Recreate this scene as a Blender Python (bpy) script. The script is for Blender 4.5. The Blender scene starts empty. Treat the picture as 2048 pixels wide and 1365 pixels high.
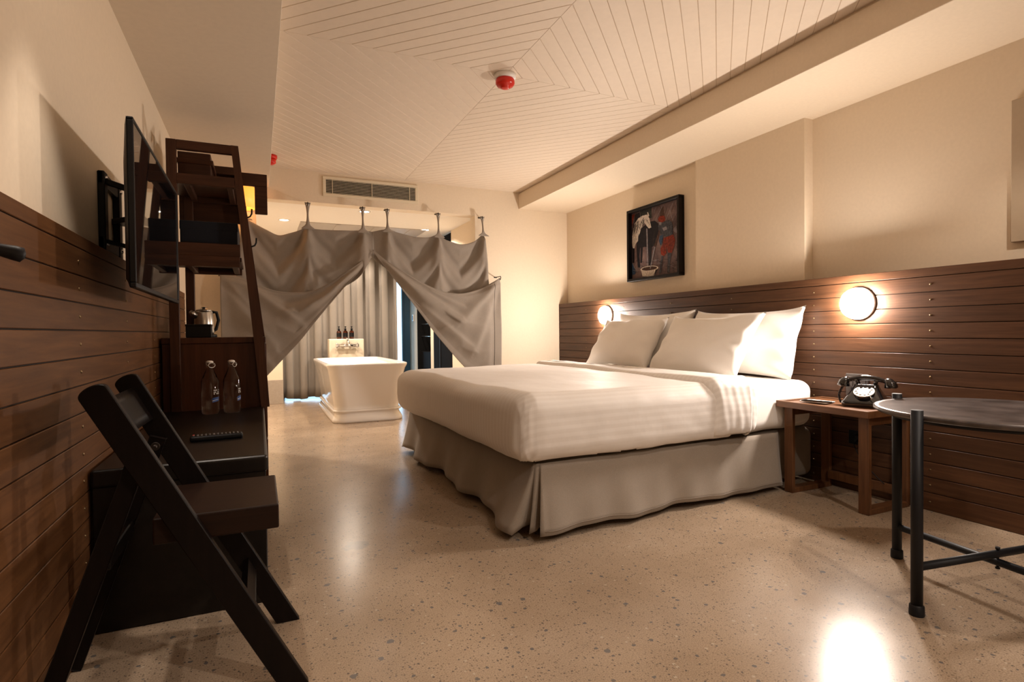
import bpy, bmesh, math, random
from mathutils import Vector, Matrix, noise
random.seed(7)
SC = bpy.context.scene
COL = SC.collection
PI = math.pi

# ------------------------------------------------------------------ camera
cam = bpy.data.cameras.new('camera'); camo = bpy.data.objects.new('camera', cam); COL.objects.link(camo)
FPX = 1110.0
YAW, PITCH, ROLL = math.radians(24.55), math.radians(-1.0), math.radians(-0.62)
cam.sensor_width = 36.0; cam.lens = 36.0 * FPX / 2048.0; cam.clip_start = 0.02
F = Vector((math.sin(YAW)*math.cos(PITCH), math.cos(YAW)*math.cos(PITCH), math.sin(PITCH)))
Rr = Vector((math.cos(YAW), -math.sin(YAW), 0)); U = Rr.cross(F)
R2 = Rr*math.cos(ROLL) + U*math.sin(ROLL); U2 = -Rr*math.sin(ROLL) + U*math.cos(ROLL)
M = Matrix((R2, U2, -F)).transposed().to_4x4(); M.translation = (0, 0, 0.9)
camo.matrix_world = M
SC.camera = camo

# ------------------------------------------------------------------ sky, exposure
SC.view_settings.view_transform = 'Standard'; SC.view_settings.look = 'None'
SC.view_settings.exposure = 0.08; SC.view_settings.gamma = 1.0; SC.view_settings.use_curve_mapping = False
w = bpy.data.worlds.new('sky'); SC.world = w; w.use_nodes = True
bg = w.node_tree.nodes['Background']; bg.inputs[0].default_value = (0.50, 0.77, 1.0, 1); bg.inputs[1].default_value = 4.0
SC.cycles.max_bounces = 10; SC.cycles.diffuse_bounces = 6; SC.cycles.glossy_bounces = 4
SC.cycles.transmission_bounces = 8; SC.cycles.sample_clamp_indirect = 6.0
SC.cycles.caustics_reflective = False; SC.cycles.caustics_refractive = False

SCONCE_POWER = 330.0        # radiance of the two opal wall lamps
WARM = (1.0, 0.85, 0.72)
def spot(name, loc, power, angle=120, blend=0.35, size=0.05, color=WARM, target=None):
    l = bpy.data.lights.new(name, 'SPOT'); l.energy = power; l.spot_size = math.radians(angle); l.spot_blend = blend
    l.shadow_soft_size = size; l.color = color
    o = bpy.data.objects.new(name, l); o.location = loc; COL.objects.link(o)
    if target:
        o.rotation_euler = (Vector(target)-Vector(loc)).to_track_quat('-Z', 'Y').to_euler()
    return o
DOWNLIGHTS = [((2.13, 0.42, 2.345), 60), ((1.25, -0.75, 2.345), 95), ((-0.22, 1.72, 2.168), 40)]
BATHLIGHTS = [((0.273, 6.483, 2.128), 118), ((1.84, 6.507, 2.128), 105), ((1.06, 7.55, 2.128), 62), ((1.0, 5.75, 2.128), 55)]
for L, P in DOWNLIGHTS: spot('downlight_lamp', (L[0], L[1], L[2]-0.02), P, 54 if L[2] < 2.2 else 128, 0.5 if L[2] < 2.2 else 0.25, 0.03)
for L, P in BATHLIGHTS: spot('bath_lamp', (L[0], L[1], L[2]-0.03), P, 150, 0.4, 0.04, (1.0, 0.84, 0.68))

# ------------------------------------------------------------------ materials
def newmat(name):
    m = bpy.data.materials.new(name); m.use_nodes = True
    nt = m.node_tree; b = nt.nodes['Principled BSDF']
    return m, nt, b
def N(nt, t, **kw):
    n = nt.nodes.new(t)
    for k, v in kw.items(): setattr(n, k, v)
    return n
def ramp(nt, stops, interp='LINEAR'):
    r = N(nt, 'ShaderNodeValToRGB'); e = r.color_ramp.elements; r.color_ramp.interpolation = interp
    while len(e) > 1: e.remove(e[-1])
    e[0].position = stops[0][0]; e[0].color = (*stops[0][1], 1)
    for p, c in stops[1:]:
        x = e.new(p); x.color = (*c, 1)
    return r
def coords(nt, scale=(1, 1, 1), kind='Object', rot=(0, 0, 0)):
    tc = N(nt, 'ShaderNodeTexCoord'); mp = N(nt, 'ShaderNodeMapping'); mp.inputs['Scale'].default_value = scale
    mp.inputs['Rotation'].default_value = rot
    nt.links.new(tc.outputs[kind], mp.inputs['Vector']); return mp.outputs['Vector']
def bump(nt, b, height, strength, dist=0.002):
    bm_ = N(nt, 'ShaderNodeBump'); bm_.inputs['Strength'].default_value = strength; bm_.inputs['Distance'].default_value = dist
    nt.links.new(height, bm_.inputs['Height']); nt.links.new(bm_.outputs['Normal'], b.inputs['Normal'])
def plain(name, col, rough=0.5, metal=0.0, noise_amt=0.06, nscale=40, spec=0.5, bmp=0.0, coat=0.0):
    m, nt, b = newmat(name)
    v = coords(nt); n = N(nt, 'ShaderNodeTexNoise'); n.inputs['Scale'].default_value = nscale; n.inputs['Detail'].default_value = 3
    nt.links.new(v, n.inputs['Vector'])
    lo = tuple(c*(1-noise_amt) for c in col); hi = tuple(min(1, c*(1+noise_amt)) for c in col)
    r = ramp(nt, [(0.3, lo), (0.7, hi)]); nt.links.new(n.outputs['Fac'], r.inputs[0]); nt.links.new(r.outputs[0], b.inputs['Base Color'])
    b.inputs['Roughness'].default_value = rough; b.inputs['Metallic'].default_value = metal
    b.inputs['Specular IOR Level'].default_value = spec
    if coat: b.inputs['Coat Weight'].default_value = coat; b.inputs['Coat Roughness'].default_value = 0.05
    if bmp: bump(nt, b, n.outputs['Fac'], bmp)
    return m
def wood(name, dark, light, rough=0.4, grain='Y', fine=1.0, island=0.35, spec=0.4):
    m, nt, b = newmat(name)
    s = {'X': (1.2, 22, 22), 'Y': (22, 1.2, 22), 'Z': (22, 22, 1.2)}[grain]
    v = coords(nt, tuple(k*fine for k in s))
    geo = N(nt, 'ShaderNodeNewGeometry')
    sc = N(nt, 'ShaderNodeVectorMath', operation='SCALE'); sc.inputs[0].default_value = (37.1, 11.7, 23.3)
    nt.links.new(geo.outputs['Random Per Island'], sc.inputs['Scale'])
    ad = N(nt, 'ShaderNodeVectorMath', operation='ADD'); nt.links.new(v, ad.inputs[0]); nt.links.new(sc.outputs[0], ad.inputs[1])
    n = N(nt, 'ShaderNodeTexNoise'); n.inputs['Scale'].default_value = 2.2; n.inputs['Detail'].default_value = 7; n.inputs['Roughness'].default_value = 0.68
    n.inputs['Distortion'].default_value = 0.5
    nt.links.new(ad.outputs[0], n.inputs['Vector'])
    r = ramp(nt, [(0.3, dark), (0.52, tuple((a+c)/2 for a, c in zip(dark, light))), (0.72, light)])
    nt.links.new(n.outputs['Fac'], r.inputs[0])
    hs = N(nt, 'ShaderNodeHueSaturation'); nt.links.new(r.outputs[0], hs.inputs['Color'])
    mr = N(nt, 'ShaderNodeMapRange'); mr.inputs['To Min'].default_value = 1-island; mr.inputs['To Max'].default_value = 1+island
    nt.links.new(geo.outputs['Random Per Island'], mr.inputs['Value']); nt.links.new(mr.outputs[0], hs.inputs['Value'])
    nt.links.new(hs.outputs[0], b.inputs['Base Color'])
    b.inputs['Roughness'].default_value = rough; b.inputs['Specular IOR Level'].default_value = spec
    bump(nt, b, n.outputs['Fac'], 0.12)
    return m
def fabric(name, col, amt=0.12, rough=0.9, scale=420, bmp=0.25, sheen=0.15):
    m, nt, b = newmat(name)
    v = coords(nt)
    n = N(nt, 'ShaderNodeTexNoise'); n.inputs['Scale'].default_value = scale; n.inputs['Detail'].default_value = 2
    nt.links.new(v, n.inputs['Vector'])
    n2 = N(nt, 'ShaderNodeTexNoise'); n2.inputs['Scale'].default_value = 9; n2.inputs['Detail'].default_value = 3; nt.links.new(v, n2.inputs['Vector'])
    mx = N(nt, 'ShaderNodeMath', operation='ADD'); nt.links.new(n.outputs['Fac'], mx.inputs[0])
    ml = N(nt, 'ShaderNodeMath', operation='MULTIPLY'); ml.inputs[1].default_value = 0.35; nt.links.new(n2.outputs['Fac'], ml.inputs[0]); nt.links.new(ml.outputs[0], mx.inputs[1])
    r = ramp(nt, [(0.45, tuple(c*(1-amt) for c in col)), (0.9, tuple(min(1, c*(1+amt)) for c in col))])
    nt.links.new(mx.outputs[0], r.inputs[0]); nt.links.new(r.outputs[0], b.inputs['Base Color'])
    b.inputs['Roughness'].default_value = rough; b.inputs['Sheen Weight'].default_value = sheen
    b.inputs['Specular IOR Level'].default_value = 0.2
    if bmp: bump(nt, b, n.outputs['Fac'], bmp, 0.001)
    return m
def emis(name, col, strength, base=(0.9, 0.9, 0.9)):
    m, nt, b = newmat(name); b.inputs['Base Color'].default_value = (*base, 1)
    b.inputs['Emission Color'].default_value = (*col, 1); b.inputs['Emission Strength'].default_value = strength
    b.inputs['Roughness'].default_value = 0.4
    return m
def glass(name, col=(1, 1, 1), rough=0.0, ior=1.45):
    m, nt, b = newmat(name); b.inputs['Base Color'].default_value = (*col, 1); b.inputs['Transmission Weight'].default_value = 1
    b.inputs['Roughness'].default_value = rough; b.inputs['IOR'].default_value = ior
    return m

def terrazzo():
    m, nt, b = newmat('polished_terrazzo')
    v = coords(nt)
    n = N(nt, 'ShaderNodeTexNoise'); n.inputs['Scale'].default_value = 2.2; n.inputs['Detail'].default_value = 6; n.inputs['Roughness'].default_value = 0.65
    nt.links.new(v, n.inputs['Vector'])
    r = ramp(nt, [(0.3, (0.315, 0.235, 0.163)), (0.55, (0.38, 0.29, 0.207)), (0.75, (0.43, 0.34, 0.252))]); nt.links.new(n.outputs['Fac'], r.inputs[0])
    col = r.outputs[0]
    fine = N(nt, 'ShaderNodeTexNoise'); fine.inputs['Scale'].default_value = 260; fine.inputs['Detail'].default_value = 2; nt.links.new(v, fine.inputs['Vector'])
    fr = ramp(nt, [(0.35, (0.78, 0.77, 0.76)), (0.65, (1.12, 1.12, 1.12))]); nt.links.new(fine.outputs['Fac'], fr.inputs[0])
    mul = N(nt, 'ShaderNodeMixRGB', blend_type='MULTIPLY'); mul.inputs[0].default_value = 1; nt.links.new(col, mul.inputs[1]); nt.links.new(fr.outputs[0], mul.inputs[2])
    col = mul.outputs[0]
    for scale, size, prob, c in ((95, 0.30, 0.13, (0.085, 0.075, 0.07)), (48, 0.30, 0.075, (0.10, 0.10, 0.105)), (60, 0.28, 0.04, (0.46, 0.39, 0.30)), (24, 0.24, 0.045, (0.12, 0.12, 0.125)), (150, 0.36, 0.22, (0.17, 0.125, 0.09))):
        vo = N(nt, 'ShaderNodeTexVoronoi'); vo.inputs['Scale'].default_value = scale; nt.links.new(v, vo.inputs['Vector'])
        nz = N(nt, 'ShaderNodeTexNoise'); nz.inputs['Scale'].default_value = scale*1.6; nt.links.new(v, nz.inputs['Vector'])
        a = N(nt, 'ShaderNodeMath', operation='MULTIPLY_ADD'); a.inputs[1].default_value = 0.5; a.inputs[2].default_value = -0.25; nt.links.new(nz.outputs['Fac'], a.inputs[0])
        d = N(nt, 'ShaderNodeMath', operation='ADD'); nt.links.new(vo.outputs['Distance'], d.inputs[0]); nt.links.new(a.outputs[0], d.inputs[1])
        lt = N(nt, 'ShaderNodeMath', operation='LESS_THAN'); lt.inputs[1].default_value = size; nt.links.new(d.outputs[0], lt.inputs[0])
        sp = N(nt, 'ShaderNodeSeparateColor'); nt.links.new(vo.outputs['Color'], sp.inputs[0])
        l2 = N(nt, 'ShaderNodeMath', operation='LESS_THAN'); l2.inputs[1].default_value = prob; nt.links.new(sp.outputs[0], l2.inputs[0])
        f = N(nt, 'ShaderNodeMath', operation='MULTIPLY'); nt.links.new(lt.outputs[0], f.inputs[0]); nt.links.new(l2.outputs[0], f.inputs[1])
        f2 = N(nt, 'ShaderNodeMath', operation='MULTIPLY'); f2.inputs[1].default_value = 0.85; nt.links.new(f.outputs[0], f2.inputs[0])
        mx = N(nt, 'ShaderNodeMixRGB'); nt.links.new(f2.outputs[0], mx.inputs[0]); nt.links.new(col, mx.inputs[1]); mx.inputs[2].default_value = (*c, 1)
        col = mx.outputs[0]
    # the grey repair patch near the bench
    pos = N(nt, 'ShaderNodeNewGeometry')
    sub = N(nt, 'ShaderNodeVectorMath', operation='SUBTRACT'); sub.inputs[1].default_value = (0.362, 2.40, 0); nt.links.new(pos.outputs['Position'], sub.inputs[0])
    scl = N(nt, 'ShaderNodeVectorMath', operation='MULTIPLY'); scl.inputs[1].default_value = (1/0.062, 1/0.055, 0); nt.links.new(sub.outputs[0], scl.inputs[0])
    ln = N(nt, 'ShaderNodeVectorMath', operation='LENGTH'); nt.links.new(scl.outputs[0], ln.inputs[0])
    nz = N(nt, 'ShaderNodeTexNoise'); nz.inputs['Scale'].default_value = 34; nz.inputs['Detail'].default_value = 4; nt.links.new(v, nz.inputs['Vector'])
    ad = N(nt, 'ShaderNodeMath', operation='MULTIPLY_ADD'); ad.inputs[1].default_value = 1.3; nt.links.new(nz.outputs['Fac'], ad.inputs[0]); nt.links.new(ln.outputs['Value'], ad.inputs[2])
    pr = ramp(nt, [(0.0, (0.6, 0.6, 0.6)), (0.70, (0.55, 0.55, 0.55)), (0.82, (0, 0, 0))])
    dv = N(nt, 'ShaderNodeMath', operation='MULTIPLY'); dv.inputs[1].default_value = 0.5; nt.links.new(ad.outputs[0], dv.inputs[0]); nt.links.new(dv.outputs[0], pr.inputs[0])
    mx = N(nt, 'ShaderNodeMixRGB'); nt.links.new(pr.outputs[0], mx.inputs[0]); nt.links.new(col, mx.inputs[1]); mx.inputs[2].default_value = (0.13, 0.12, 0.115, 1)
    nt.links.new(mx.outputs[0], b.inputs['Base Color'])
    rr = N(nt, 'ShaderNodeMapRange'); rr.inputs['To Min'].default_value = 0.17; rr.inputs['To Max'].default_value = 0.30; nt.links.new(n.outputs['Fac'], rr.inputs['Value'])
    nt.links.new(rr.outputs[0], b.inputs['Roughness']); b.inputs['Specular IOR Level'].default_value = 0.5
    return m
def satin():
    m, nt, b = newmat('white_striped_satin')
    uv = N(nt, 'ShaderNodeUVMap'); uv.uv_map = 'stripe'
    sp = N(nt, 'ShaderNodeSeparateXYZ'); nt.links.new(uv.outputs[0], sp.inputs[0])
    ml = N(nt, 'ShaderNodeMath', operation='MULTIPLY'); ml.inputs[1].default_value = 1/0.034; nt.links.new(sp.outputs[0], ml.inputs[0])
    fr = N(nt, 'ShaderNodeMath', operation='FRACT'); nt.links.new(ml.outputs[0], fr.inputs[0])
    r = ramp(nt, [(0.0, (0.755, 0.72, 0.685)), (0.46, (0.755, 0.72, 0.685)), (0.54, (0.80, 0.77, 0.74)), (0.96, (0.80, 0.77, 0.74)), (1.0, (0.755, 0.72, 0.685))]); nt.links.new(fr.outputs[0], r.inputs[0])
    nt.links.new(r.outputs[0], b.inputs['Base Color'])
    r2 = ramp(nt, [(0.0, (0.55,)*3), (0.46, (0.55,)*3), (0.54, (0.75,)*3), (0.96, (0.75,)*3), (1.0, (0.55,)*3)]); nt.links.new(fr.outputs[0], r2.inputs[0])
    nt.links.new(r2.outputs[0], b.inputs['Roughness']); b.inputs['Sheen Weight'].default_value = 0.2
    v = coords(nt); n = N(nt, 'ShaderNodeTexNoise'); n.inputs['Scale'].default_value = 7; n.inputs['Detail'].default_value = 3; nt.links.new(v, n.inputs['Vector'])
    bump(nt, b, n.outputs['Fac'], 0.35, 0.01)
    return m

def thin_glass():
    m = bpy.data.materials.new('window_glass'); m.use_nodes = True; nt = m.node_tree; nt.nodes.clear()
    o = N(nt, 'ShaderNodeOutputMaterial'); t = N(nt, 'ShaderNodeBsdfTransparent'); t.inputs[0].default_value = (.93, .96, .98, 1)
    g = N(nt, 'ShaderNodeBsdfGlossy'); g.inputs['Roughness'].default_value = .02; fr = N(nt, 'ShaderNodeFresnel'); fr.inputs[0].default_value = 1.45
    mx = N(nt, 'ShaderNodeMixShader'); nt.links.new(fr.outputs[0], mx.inputs[0]); nt.links.new(t.outputs[0], mx.inputs[1]); nt.links.new(g.outputs[0], mx.inputs[2]); nt.links.new(mx.outputs[0], o.inputs[0])
    return m
CREAM = (0.74, 0.635, 0.495)
MAT = dict(
    wall=plain('cream_wall_paint', CREAM, 0.75, noise_amt=0.02, nscale=60, spec=0.25, bmp=0.05),
    soffit=plain('pale_soffit_paint', (0.74, 0.65, 0.53), 0.75, noise_amt=0.02, spec=0.25),
    ceil=plain('cream_painted_board', (0.75, 0.65, 0.535), 0.6, noise_amt=0.02, nscale=30, spec=0.3),
    ceilback=plain('board_groove', (0.60, 0.49, 0.36), 0.8),
    floor=terrazzo(),
    panel_l=wood('brown_plank', (0.072, 0.030, 0.0115), (0.150, 0.068, 0.027), 0.44, 'Y', 1.0, 0.14, spec=0.2),
    panel_r=wood('dark_brown_plank', (0.045, 0.0195, 0.0095), (0.096, 0.044, 0.021), 0.40, 'Y', 1.0, 0.18, spec=0.25),
    groove=plain('plank_groove', (0.008, 0.004, 0.003), 0.8),
    darkwood=wood('dark_shelf_wood', (0.030, 0.011, 0.006), (0.070, 0.027, 0.013), 0.4, 'Z', 1.0, 0.15, spec=0.2),
    darkwood_x=wood('dark_rail_wood', (0.030, 0.011, 0.006), (0.070, 0.027, 0.013), 0.4, 'X', 1.0, 0.15, spec=0.2),
    redwood=wood('red_brown_cabinet_wood', (0.036, 0.011, 0.005), (0.085, 0.028, 0.012), 0.36, 'Z', 0.7, 0.1, spec=0.22),
    teak=wood('brown_nightstand_wood', (0.070, 0.028, 0.011), (0.155, 0.067, 0.027), 0.4, 'Z', 1.0, 0.12),
    teak_y=wood('brown_table_edge_wood', (0.080, 0.032, 0.013), (0.165, 0.073, 0.03), 0.38, 'Y', 1.0, 0.1),
    chairwood=wood('black_brown_chair_wood', (0.0035, 0.0022, 0.0019), (0.0075, 0.0045, 0.0036), 0.42, 'Z', 1.0, 0.1, spec=0.15),
    seatwood=wood('dark_seat_wood', (0.010, 0.0046, 0.003), (0.022, 0.0098, 0.006), 0.40, 'X', 1.0, 0.1, spec=0.18),
    bench=wood('black_brown_bench', (0.0060, 0.0043, 0.0035), (0.0115, 0.0082, 0.0065), 0.34, 'Y', 0.7, 0.1, spec=0.28),
    black=plain('black_plastic', (0.0055, 0.0055, 0.0065), 0.40, spec=0.22),
    matte_black=plain('black_steel', (0.008, 0.009, 0.012), 0.5, spec=0.28),
    gloss_black=plain('gloss_black', (0.006, 0.006, 0.007), 0.10, spec=0.6, coat=0.6),
    screen=plain('dark_screen', (0.004, 0.004, 0.005), 0.02, spec=0.5, noise_amt=0),
    navy=fabric('navy_cloth', (0.0085, 0.010, 0.016), 0.2),
    chrome=plain('chrome', (0.75, 0.75, 0.76), 0.12, 1.0, noise_amt=0.0),
    steel=plain('brushed_steel', (0.55, 0.52, 0.48), 0.28, 1.0, noise_amt=0.05),
    brass=plain('dull_brass', (0.24, 0.17, 0.095), 0.42, 1.0),
    iron=plain('dark_iron', (0.035, 0.026, 0.020), 0.5, 0.6),
    tabletop=plain('worn_steel_top', (0.10, 0.085, 0.083), 0.30, 0.35, noise_amt=0.45, nscale=14, bmp=0.15),
    porcelain=plain('white_porcelain', (0.78, 0.755, 0.73), 0.12, noise_amt=0.0, spec=0.55, coat=0.4),
    cotton=fabric('white_cotton', (0.81, 0.785, 0.75), 0.03, 0.85, 300, 0.12, 0.2),
    satin=satin(),
    skirt=fabric('taupe_bed_skirt', (0.285, 0.243, 0.200), 0.12, 0.9),
    base=fabric('taupe_bed_base', (0.19, 0.155, 0.12), 0.12, 0.9),
    canvas=fabric('grey_brown_canvas', (0.258, 0.222, 0.187), 0.15, 0.9, 500, 0.3),
    curtain=fabric('grey_blackout_curtain', (0.225, 0.197, 0.168), 0.10, 0.85, 500, 0.2),
    greige=plain('grey_plinth', (0.34, 0.29, 0.24), 0.6),
    stone=plain('cream_stone', (0.68, 0.60, 0.47), 0.35, noise_amt=0.08, nscale=12),
    bathceil=plain('white_bath_ceiling', (0.84, 0.80, 0.74), 0.7, noise_amt=0.01, spec=0.25),
    beige_panel=plain('darker_beige_panel', (0.44, 0.35, 0.25), 0.7, noise_amt=0.02),
    red=plain('red_plastic', (0.62, 0.022, 0.010), 0.28, noise_amt=0.0),
    cream_plastic=plain('cream_plastic', (0.70, 0.62, 0.47), 0.45, noise_amt=0.0),
    grey_plastic=plain('grey_brown_switch', (0.060, 0.050, 0.045), 0.4, noise_amt=0.0),
    white=plain('white_plastic', (0.82, 0.80, 0.77), 0.3, noise_amt=0.0),
    paper=plain('white_paper', (0.80, 0.78, 0.75), 0.8, noise_amt=0.01),
    navyframe=plain('blue_black_aluminium', (0.010, 0.045, 0.085), 0.4, 0.2, noise_amt=0.0),
    amber=glass('amber_bottle_glass', (0.30, 0.055, 0.012), 0.05),
    bottle=glass('clear_glass', (0.985, 0.99, 0.985), 0.0, 1.33),
    pane=thin_glass(),
    darkglass=plain('dark_door', (0.006, 0.0055, 0.0055), 0.75, spec=0.05),
    greypanel=plain('grey_ceiling_panel', (0.44, 0.40, 0.36), 0.5, noise_amt=0.02),
    sconce=emis('lit_opal_glass', (1.0, 0.86, 0.75), SCONCE_POWER),
    down=emis('lit_downlight', (1.0, 0.90, 0.78), 14.0),
    shade=emis('lit_amber_shade', (1.0, 0.33, 0.03), 1.25, (0.8, 0.5, 0.2)),
    ink=plain('dark_blue_print', (0.02, 0.08, 0.30), 0.5, noise_amt=0),
    print_w=plain('white_print', (0.62, 0.62, 0.60), 0.5, noise_amt=0),
)

# ------------------------------------------------------------------ mesh helpers
def V(*a): return Vector(a)
def box(bm, x0, x1, y0, y1, z0, z1, bev=0.0, seg=1):
    r = bmesh.ops.create_cube(bm, size=1.0); vs = r['verts']
    for v in vs:
        v.co = Vector((x0+(v.co.x+.5)*(x1-x0), y0+(v.co.y+.5)*(y1-y0), z0+(v.co.z+.5)*(z1-z0)))
    if bev > 0:
        es = list({e for v in vs for e in v.link_edges})
        bmesh.ops.bevel(bm, geom=es, offset=bev, segments=seg, affect='EDGES', profile=0.5)
    return vs
def obox(bm, p0, p1, wid, thick, up=Vector((0, 1, 0)), bev=0.0):
    """bar from p0 to p1; 'thick' along up, 'wid' across"""
    p0, p1 = Vector(p0), Vector(p1); d = (p1-p0); L = d.length; d.normalize()
    a = up - d*up.dot(d); a.normalize(); c = d.cross(a)
    r = bmesh.ops.create_cube(bm, size=1.0); vs = r['verts']
    for v in vs:
        v.co = p0 + d*((v.co.x+.5)*L) + a*(v.co.y*thick) + c*(v.co.z*wid)
    if bev > 0:
        es = list({e for v in vs for e in v.link_edges}); bmesh.ops.bevel(bm, geom=es, offset=bev, segments=2, affect='EDGES', profile=0.5)
def tube(bm, pts, r, seg=10, closed=False, cap=True):
    pts = [Vector(p) for p in pts]; n = len(pts); rs = r if isinstance(r, (list, tuple)) else [r]*n
    rings = []; a = None
    for i, p in enumerate(pts):
        if closed: d = pts[(i+1) % n]-pts[i-1]
        else: d = pts[min(i+1, n-1)]-pts[max(i-1, 0)]
        d.normalize()
        if a is None:
            a = Vector((0, 0, 1)) if abs(d.z) < 0.9 else Vector((1, 0, 0))
        a = (a - d*a.dot(d)).normalized(); c = d.cross(a)
        rings.append([bm.verts.new(p + (a*math.cos(2*PI*k/seg)+c*math.sin(2*PI*k/seg))*rs[i]) for k in range(seg)])
    m = n if closed else n-1
    for i in range(m):
        A, B = rings[i], rings[(i+1) % n]
        for k in range(seg):
            f = bm.faces.new((A[k], A[(k+1) % seg], B[(k+1) % seg], B[k])); f.smooth = True
    if cap and not closed:
        bm.faces.new(rings[0][::-1]); bm.faces.new(rings[-1])
def lathe(bm, prof, c=(0, 0, 0), seg=32, axis='Z', cap=True):
    c = Vector(c)
    def P(r, h, k):
        x, y = r*math.cos(2*PI*k/seg), r*math.sin(2*PI*k/seg)
        return c + {'Z': Vector((x, y, h)), 'X': Vector((h, x, y)), 'Y': Vector((y, h, x)), '-X': Vector((-h, y, x))}[axis]
    rings = [[bm.verts.new(P(max(r, 1e-5), h, k)) for k in range(seg)] for r, h in prof]
    for A, B in zip(rings, rings[1:]):
        for k in range(seg):
            f = bm.faces.new((A[k], A[(k+1) % seg], B[(k+1) % seg], B[k])); f.smooth = True
    if cap:
        bm.faces.new(rings[0][::-1]); bm.faces.new(rings[-1])
def grid(bm, fn, nu, nv, smooth=True, uvfn=None, closed_u=False):
    vs = [[bm.verts.new(fn(i/nu, j/nv)) for j in range(nv+1)] for i in range(nu if closed_u else nu+1)]
    lay = bm.loops.layers.uv.get('stripe') or (bm.loops.layers.uv.new('stripe') if uvfn else None)
    m = len(vs)
    for i in range(nu):
        for j in range(nv):
            a, b, c, d = vs[i][j], vs[(i+1) % m][j], vs[(i+1) % m][j+1], vs[i][j+1]
            try: f = bm.faces.new((a, b, c, d))
            except ValueError: continue
            f.smooth = smooth
            if uvfn:
                for l, (ii, jj) in zip(f.loops, ((i, j), (i+1, j), (i+1, j+1), (i, j+1))): l[lay].uv = uvfn(ii/nu, jj/nv)
    return vs
def prism(bm, poly, fn, h):
    """poly: 2D points; fn(u,v,t) -> Vector, t in 0..h"""
    A = [bm.verts.new(fn(u, v, 0)) for u, v in poly]; B = [bm.verts.new(fn(u, v, h)) for u, v in poly]
    n = len(poly); bm.faces.new(A[::-1]); bm.faces.new(B)
    for i in range(n): bm.faces.new((A[i], A[(i+1) % n], B[(i+1) % n], B[i]))
def rbox(bm, x0, x1, y0, y1, z0, z1, r, seg=5, mid=10):
    """rounded box from a grid cube"""
    def ts(a, b):
        R = min(r, (b-a)/2.001)
        e = [a + R*i/seg for i in range(seg+1)]; f = [b - R*i/seg for i in range(seg+1)][::-1]
        mm = [a+R + (b-a-2*R)*i/mid for i in range(1, mid)]
        return e+mm+f
    X, Y, Z = ts(x0, x1), ts(y0, y1), ts(z0, z1)
    lo = Vector((x0+r, y0+r, z0+r)); hi = Vector((x1-r, y1-r, z1-r)); cache = {}
    for k in range(3):
        if hi[k] < lo[k]: hi[k] = lo[k] = (hi[k]+lo[k])/2
    def vert(i, j, k):
        if (i, j, k) in cache: return cache[(i, j, k)]
        p = Vector((X[i], Y[j], Z[k])); q = Vector([min(max(p[t], lo[t]), hi[t]) for t in range(3)]); d = p-q
        if d.length > 1e-9:
            # cube to sphere mapping keeps the ring spacing even
            dd = Vector([math.tan(max(-1, min(1, c/r))*PI/4) if abs(c) > 1e-9 else 0 for c in d])
            p = q + dd.normalized()*r
        cache[(i, j, k)] = bm.verts.new(p); return cache[(i, j, k)]
    nx, ny, nz = len(X)-1, len(Y)-1, len(Z)-1
    def F4(a, b, c, d):
        f = bm.faces.new((vert(*a), vert(*b), vert(*c), vert(*d))); f.smooth = True
    for i in range(nx):
        for j in range(ny):
            F4((i, j, 0), (i, j+1, 0), (i+1, j+1, 0), (i+1, j, 0)); F4((i, j, nz), (i+1, j, nz), (i+1, j+1, nz), (i, j+1, nz))
    for i in range(nx):
        for k in range(nz):
            F4((i, 0, k), (i+1, 0, k), (i+1, 0, k+1), (i, 0, k+1)); F4((i, ny, k), (i, ny, k+1), (i+1, ny, k+1), (i+1, ny, k))
    for j in range(ny):
        for k in range(nz):
            F4((0, j, k), (0, j, k+1), (0, j+1, k+1), (0, j+1, k)); F4((nx, j, k), (nx, j+1, k), (nx, j+1, k+1), (nx, j, k+1))
    return list(cache.values())

def empty(name, loc, label, cat, group=None):
    o = bpy.data.objects.new(name, None); COL.objects.link(o); o.location = loc; o.empty_display_size = 0.05
    o['label'] = label; o['category'] = cat
    if group: o['group'] = group
    return o
WORLD = {}
def wloc(o):
    p = Vector(o.location)
    while o.parent: o = o.parent; p = p + Vector(o.location)
    return p
def obj(name, bm, mat, parent=None, label=None, cat=None, group=None, kind=None, solid=0, subsurf=0, keep=False, recalc=True):
    """link a bmesh built in world coordinates as ONE object"""
    if recalc: bmesh.ops.recalc_face_normals(bm, faces=bm.faces[:])
    if parent: org = wloc(parent)
    elif keep: org = Vector((0, 0, 0))
    else:
        xs = [v.co.x for v in bm.verts]; ys = [v.co.y for v in bm.verts]; zs = [v.co.z for v in bm.verts]
        org = Vector(((min(xs)+max(xs))/2, (min(ys)+max(ys))/2, min(zs)))
    bmesh.ops.translate(bm, verts=bm.verts[:], vec=-org)
    me = bpy.data.meshes.new(name); bm.to_mesh(me); bm.free()
    for m in (mat if isinstance(mat, (list, tuple)) else [mat]): me.materials.append(m)
    o = bpy.data.objects.new(name, me); COL.objects.link(o)
    if parent: o.parent = parent
    else: o.location = org
    if label: o['label'] = label
    if cat: o['category'] = cat
    if group: o['group'] = group
    if kind: o['kind'] = kind
    if subsurf:
        s = o.modifiers.new('smooth', 'SUBSURF'); s.levels = s.render_levels = subsurf
    if solid:
        s = o.modifiers.new('thickness', 'SOLIDIFY'); s.thickness = solid; s.offset = 0
    return o
def B(): return bmesh.new()
def struct(name, bm, mat, label=None, parent=None): return obj(name, bm, mat, parent=parent, kind='structure' if not parent else None, keep=True, label=label)
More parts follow.
